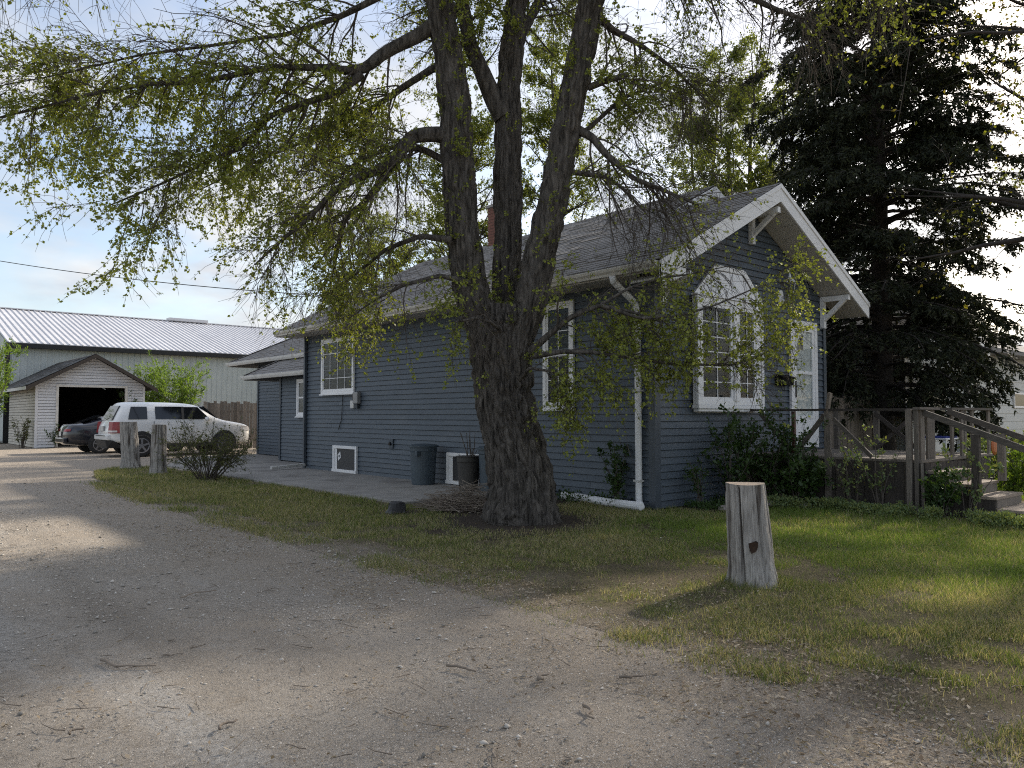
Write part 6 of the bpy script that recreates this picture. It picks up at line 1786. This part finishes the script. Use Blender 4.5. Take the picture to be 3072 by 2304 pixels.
shrub('garden_plant', 'arching leafy plant in front of the upper steps', 2.28, -3.45, 0.95, 0.5, 60, 'leaf_pale', 0.055, stems=5, per=6, tw=2, open_=0.5)
shrub('garden_plant', 'leafy light green plant behind the steps', 4.3, -3.35, 1.0, 0.8, 61, 'leaf_bush', 0.06, stems=12, per=9, tw=3, open_=0.55)
shrub('garden_shrub', 'silvery shrub beyond the steps', 6.2, -2.6, 1.15, 1.1, 62, 'leaf_pale', 0.06, stems=20, per=10, tw=3, open_=0.6)
# low ground cover in the bed (a carpet, one mass)
rg = np.random.default_rng(71)
def carpet(name, m, n, fx, size, hmax, label, tw=5):
    x, y = fx(n)
    d = np.clip((n2(x, y, 2.1, 3, 2.0) - 0.36) * 5, 0, 1)
    kp = rg.random(n) < d
    x, y = x[kp], y[kp]
    C = np.stack([x, y, rg.uniform(0.02, hmax, len(x)) * (0.4 + n2(x, y, 3.0, 2))], 1)
    V, Q = leaves(np.repeat(C, tw, 0) + rg.normal(0, size * 0.5, (len(C) * tw, 3)), np.repeat(np.array([[0, 0, 1.0]]), len(C) * tw, 0), size, rg, 0.55, up=0.4)
    V[:, 2] = np.maximum(V[:, 2], 0.016)
    o = put_np(name, m, V, Q)
    return tag(o, label, 'ground cover', None, 'stuff')
def strip(n):
    t = rg.random(n)
    y = -0.95 - t * 4.0
    x = 1.78 + rg.normal(0, 0.13, n) + np.where(y > -1.6, (-1.6 - y) * -0.25, 0) * -1
    return x, y
carpet('ground_cover', 'leaf_pale', 5200, strip, 0.032, 0.16, 'pale green low ground cover along the foot of the deck')
def strip2(n):
    return rg.uniform(0.3, 1.9, n), rg.uniform(-0.85, -0.15, n)
carpet('bed_weeds', 'leaf_dark', 900, strip2, 0.035, 0.10, 'dark low weeds in the bed at the front wall', tw=3)
def strip3(n):
    return rg.uniform(-0.5, -0.03, n), rg.uniform(0.4, 2.6, n)
carpet('wall_weeds', 'leaf_dark', 420, strip3, 0.045, 0.16, 'green weeds at the foot of the side wall behind the drain pipe', tw=3)
# edging stones of the bed
for i, (x, y, s) in enumerate([(0.55, -0.83, 0.10), (0.78, -0.86, 0.13), (1.02, -0.84, 0.11), (1.5, -0.95, 0.12), (1.85, -1.30, 0.10), (1.70, -1.12, 0.12)]):
    m_ = MB().lathe((x, y, 0.015), [(s * 0.7, 0), (s, s * 0.25), (s * 0.85, s * 0.6), (s * 0.4, s * 0.8), (0.0, s * 0.82)], 9)
    m_.v = [(a + s * 0.5 * (vnoise([[a * 14, b * 14, c * 14 + i]])[0] - 0.5), b + s * 0.5 * (vnoise([[b * 14, c * 14, a * 14 + i]])[0] - 0.5), c) for a, b, c in m_.v]
    o = m_.build('edging_stone', 'rock')
    tag(o, 'rough brown edging stone of the front bed, ' + ['nearest the house corner', 'second from the house corner', 'third from the house corner', 'under the bay window middle', 'nearest the deck', 'second from the deck'][i], 'stone', 'edging stones of the planting bed')

# ================================================================== grass
def in_poly(x, y, poly):
    ins = np.zeros(len(x), bool)
    n = len(poly); j = n - 1
    for i in range(n):
        xi, yi = poly[i]; xj, yj = poly[j]
        c = ((yi > y) != (yj > y)) & (x < (xj - xi) * (y - yi) / (yj - yi + 1e-12) + xi)
        ins ^= c
        j = i
    return ins
rgz = np.random.default_rng(81)
CX, CY = cam.location[0], cam.location[1]
fwd = np.array([0.65635, 0.75446]); rgt = np.array([0.75446, -0.65635])
def scatter(n, dmin, dmax, power=1.0):
    """points over the ground in front of the viewer, denser close by"""
    u = rgz.random(n)
    d = dmin * (dmax / dmin) ** u if power == 0 else (dmin ** power + u * (dmax ** power - dmin ** power)) ** (1 / power)
    s = rgz.uniform(-0.80, 0.80, n) * d
    return CX + fwd[0] * d + rgt[0] * s, CY + fwd[1] * d + rgt[1] * s, d
x, y, d = scatter(1500000, 3.0, 30, 0.45)
ins = in_poly(x, y, LAWN)
x, y, d = x[ins], y[ins], d[ins]
x = np.where(x < -4.9, x - np.abs(rgz.normal(0, 0.16, len(x))), x)
edge = np.clip((x + 5.72) / (0.40 + 0.55 * np.clip((-y - 0.3) / 3.0, 0, 1)), 0, 1)                       # thin and trodden beside the drive
front = np.clip((-y + 0.4) / 2.2, 0, 1) * np.clip((x + 3.6) / 2.4, 0, 1)   # lush in front of the house
tree_d = np.hypot(x + 2.35, y - 0.45)
bare = np.clip((tree_d - 0.75) / 0.75, 0, 1)
bedm = ~((x > 0.3) & (y > -0.85) & (x < 2.5)) & ~((x > 1.95) & (x < 5.4) & (y > -5)) & ~((x > -2.5) & (x < 0) & (y > 1.3))
pn = n2(x, y, 0.75, 4, 3.0); pn2 = n2(x, y, 3.2, 3, 8.0)
stump_d = np.hypot(x + 3.33, y + 3.67)
patch = np.clip((pn * 0.55 + pn2 * 0.45 - 0.42) * 6 + 0.75 * front + 0.12 + 0.45 * edge * np.clip((y + 2.5) / 2.5, 0, 1) + 0.8 * np.exp(-((stump_d - 0.2) / 0.14) ** 2), 0.05, 1)
dn = np.clip(edge * 0.9 + (pn2 - 0.5) * 1.4, 0.03, 1) * bare * patch * bedm
kp = rgz.random(len(x)) < dn
x, y, d, front, pn, pn2, edge = [q[kp] for q in (x, y, d, front, pn, pn2, edge)]
n = len(x)
lod = np.clip(d / 7.0, 0.75, 2.4)
h = (0.026 + 0.05 * np.exp(-((np.hypot(x + 3.33, y + 3.67) - 0.2) / 0.12) ** 2) * rgz.random(n) + 0.040 * rgz.random(n) ** 2.2 + 0.026 * front * rgz.random(n)) * (0.75 + 0.6 * pn2) * np.clip(d / 9, 0.9, 1.35)
wv = 0.0024 * lod
yaw = rgz.uniform(0, 2 * np.pi, n)
lean_ = rgz.uniform(0.15, 1.0, n) * h * 1.15
ly = rgz.uniform(0, 2 * np.pi, n)
bs = np.stack([x, y, np.full(n, -0.004)], 1)
sd_ = np.stack([np.cos(yaw), np.sin(yaw), np.zeros(n)], 1) * wv[:, None]
ld = np.stack([np.cos(ly), np.sin(ly), np.zeros(n)], 1)
mid = bs + ld * (lean_ * 0.35)[:, None] + np.array([0, 0, 1]) * (h * 0.6)[:, None]
tip = bs + ld * lean_[:, None] + np.array([0, 0, 1]) * h[:, None]
V = np.stack([bs - sd_, bs + sd_, mid + sd_ * 0.8, mid - sd_ * 0.8, tip], 1)
near = d < 5.2
dry = np.clip(0.74 - 0.6 * front + (pn - 0.5) * 1.6 + rgz.normal(0, 0.22, n), 0, 1)[:, None]
green = np.array([0.122, 0.16, 0.042]) * rgz.uniform(0.7, 1.35, n)[:, None]
green = green + front[:, None] * np.array([0.02, 0.045, 0.0])
straw = np.array([0.40, 0.35, 0.215]) * rgz.uniform(0.55, 1.2, n)[:, None]
is_dry = (rgz.random(n)[:, None] < dry * 0.75).astype(float)
colr = green * (1 - is_dry) + straw * is_dry
Va = V[near].reshape(-1, 3); na = int(near.sum())
b0 = np.arange(na) * 5
Q = np.stack([b0, b0 + 1, b0 + 2, b0 + 3], 1)
Ta = np.stack([b0 + 3, b0 + 2, b0 + 4], 1)
Vf = V[~near][:, [0, 1, 4]].reshape(-1, 3); nf = n - na
Tf = np.arange(nf * 3).reshape(nf, 3) + na * 5
cA = np.concatenate([np.repeat(colr[near], 5, 0), np.repeat(colr[~near], 3, 0)])
cA = np.concatenate([cA, np.ones((len(cA), 1))], 1)
o = put_np('grass', 'grass', np.concatenate([Va, Vf]), Q, np.concatenate([Ta, Tf]), colors=cA)
tag(o, 'short patchy grass of the lawn, green near the deck and dry by the drive', 'grass', None, 'stuff')
print('grass blades', n)

# ================================================================== pebbles, chips and twigs lying about
x, y, d = scatter(90000, 2.6, 17, 0.5)
e_ = (x + 5.4)
pp = np.where(e_ < 0.25, 0.55, np.clip(0.5 - e_ * 0.6, 0.02, 0.5)) * np.clip((n2(x, y, 1.3, 4, 1.0) - 0.42) * 5, 0.05, 1)
kp = (rgz.random(len(x)) < pp) & (y < 20)
x, y, d = x[kp], y[kp], d[kp]
n = len(x)
s = rgz.lognormal(-5.6, 0.6, n) * np.clip(d / 5, 0.85, 1.6)
s = np.clip(s, 0.0022, 0.024)
oc = np.array([(1, 0, 0), (0, 1, 0), (-1, 0, 0), (0, -1, 0), (0, 0, 0.75), (0, 0, -0.5)], float)
jit = 1 + rgz.uniform(-0.35, 0.35, (n, 6, 1))
an = rgz.uniform(0, 6.28, n)
rot = np.stack([np.stack([np.cos(an), -np.sin(an), 0 * an], 1), np.stack([np.sin(an), np.cos(an), 0 * an], 1), np.stack([0 * an, 0 * an, 1 + 0 * an], 1)], 1)
asp = np.stack([rgz.uniform(0.8, 1.5, n), rgz.uniform(0.7, 1.1, n), rgz.uniform(0.45, 0.9, n)], 1)
Vp = np.einsum('nij,nkj->nki', rot, (oc[None] * jit * asp[:, None] * s[:, None, None])) + np.stack([x, y, -0.002 + s * 0.25], 1)[:, None]
F = np.array([(0, 1, 4), (1, 2, 4), (2, 3, 4), (3, 0, 4), (1, 0, 5), (2, 1, 5), (3, 2, 5), (0, 3, 5)])
T = (F[None] + (np.arange(n) * 6)[:, None, None]).reshape(-1, 3)
o = put_np('gravel', 'pebble', Vp.reshape(-1, 3), None, T)
tag(o, 'loose gravel scattered over the driveway', 'gravel', None, 'stuff')
print('pebbles', n)
# fine grit pressed into the surface
x, y, d = scatter(120000, 2.4, 13, 0.4)
kp = (x < -4.9) & (rgz.random(len(x)) < np.clip((n2(x, y, 0.9, 5, 6.0) - 0.36) * 4, 0.1, 1))
x, y, d = x[kp], y[kp], d[kp]
n = len(x)
s = np.clip(rgz.lognormal(-5.9, 0.4, n) * np.clip(d / 4, 0.9, 2.0), 0.0015, 0.01)
py = np.array([(1, 0, 0), (-0.5, 0.87, 0), (-0.5, -0.87, 0), (0.1, 0.1, 0.8)], float)
an = rgz.uniform(0, 6.28, n)
ca, sa = np.cos(an)[:, None], np.sin(an)[:, None]
P_ = py[None] * (1 + rgz.uniform(-0.4, 0.4, (n, 4, 1))) * s[:, None, None]
Vg = np.stack([P_[..., 0] * ca - P_[..., 1] * sa + x[:, None], P_[..., 0] * sa + P_[..., 1] * ca + y[:, None], P_[..., 2] + np.where(x < -5.95, 0.0, -0.003)[:, None]], -1)
Fg = np.array([(0, 1, 3), (1, 2, 3), (2, 0, 3)])
o = put_np('grit', 'pebble', Vg.reshape(-1, 3), None, (Fg[None] + (np.arange(n) * 4)[:, None, None]).reshape(-1, 3))
tag(o, 'fine grit pressed into the surface of the driveway', 'gravel', None, 'stuff')
print('grit', n)
x, y, d = scatter(150000, 2.8, 16, 0.5)
e_ = np.abs(x + 5.1)
kp = rgz.random(len(x)) < np.clip(0.9 - e_ * 0.5, 0.06, 0.85) * np.clip((n2(x, y, 1.2, 4, 4.0) - 0.36) * 4, 0.03, 1)
kp &= (x < -0.2) | (y < -1)
x, y, d = x[kp], y[kp], d[kp]
C = np.stack([x, y, rgz.uniform(0.012, 0.035, len(x))], 1)
yw = rgz.uniform(0, 6.28, len(x))
V, Q = leaves(C, np.stack([np.cos(yw), np.sin(yw), 0 * yw], 1) * 2.2, rgz.uniform(0.014, 0.042, len(yw)), rgz, 0.42)
c4 = V.reshape(-1, 4, 3)
c4[..., 2] = 0.004 + np.abs(c4[..., 2] - c4[:, :1, 2]) * 0.45 + rgz.uniform(0, 0.01, (len(c4), 1))
o = put_np('leaf_litter', 'litter', c4.reshape(-1, 3), Q)
tag(o, 'dry wood chips and dead leaves along the edge of the driveway', 'litter', None, 'stuff')
print('litter', len(Q))
n = 420
x, y, d = scatter(n, 3.0, 13, 0.8)
kp = x < -3.6
x, y = x[kp], y[kp]
yw = rgz.uniform(0, 6.28, len(x))
P = grow(np.stack([x, y, np.full(len(x), 0.012)], 1), np.stack([np.cos(yw), np.sin(yw), 0 * yw], 1), rgz.uniform(0.03, 0.16, len(x)), 4, 0, 0.16, rgz)
P[..., 2] = np.clip(P[..., 2], 0.008, 0.02)
V, Q = tubes(P, np.full(len(x), 0.0028), np.full(len(x), 0.0015), 4)
o = put_np('fallen_sticks', 'twig_pale', V, Q)
tag(o, 'small broken twigs strewn over the drive', 'sticks', None, 'stuff')
# the larger twigs lying on the drive, each its own
TW = [('long bent pale twig lying on the grey gravel at the left', [(-7.97, -2.40), (-7.96, -2.55), (-7.78, -2.70)], 0.008),
      ('curved thin twig farther up the gravel drive', [(-7.15, -1.16), (-7.03, -1.07), (-6.85, -1.08)], 0.007),
      ('short forked twig near the lower left of the drive', [(-8.34, -3.41), (-8.30, -3.39), (-8.26, -3.38)], 0.006),
      ('broken stick in the tan gravel below the bent twig', [(-7.82, -3.78), (-7.74, -3.74), (-7.71, -3.76)], 0.007),
      ('stick lying flat in the chip heap at the centre of the drive', [(-6.55, -3.75), (-6.52, -3.85), (-6.49, -3.94)], 0.009),
      ('short thick pale stick standing out in the coarse gravel', [(-6.40, -4.66), (-6.46, -4.74), (-6.50, -4.79)], 0.009),
      ('straight stick on the bare dirt towards the lawn', [(-5.98, -4.52), (-5.94, -4.55), (-5.88, -4.57)], 0.008),
      ('pale chip-like stick at the heart of the dirt drive', [(-6.34, -4.26), (-6.28, -4.23), (-6.24, -4.22)], 0.011),
      ('small hooked twig near the bottom edge of the drive', [(-7.10, -4.80), (-7.02, -4.75), (-6.98, -4.69)], 0.005),
      ('thin pale twig at the bottom of the picture', [(-6.92, -5.02), (-6.89, -5.02), (-6.85, -4.99)], 0.005)]
for i, (lab, pts, r_) in enumerate(TW):
    q, _ = resample([(px_, py_, 0.012, r_) for px_, py_ in pts], 10)
    q[:, 2] = 0.010 + r_ + 0.004 * np.abs(np.sin(np.arange(10) * 1.3 + i))
    q[:, 0] += 0.012 * np.sin(np.arange(10) * 0.9 + i); q[:, 1] += 0.012 * np.cos(np.arange(10) * 1.1 + i)
    m_ = MB(); m_.tube([tuple(p[:3]) for p in q], list(np.linspace(r_, r_ * 0.5, 10)), 6)
    tag(m_.build('fallen_twig', 'twig_pale', smooth=True), lab, 'twig', 'fallen twigs on the drive')
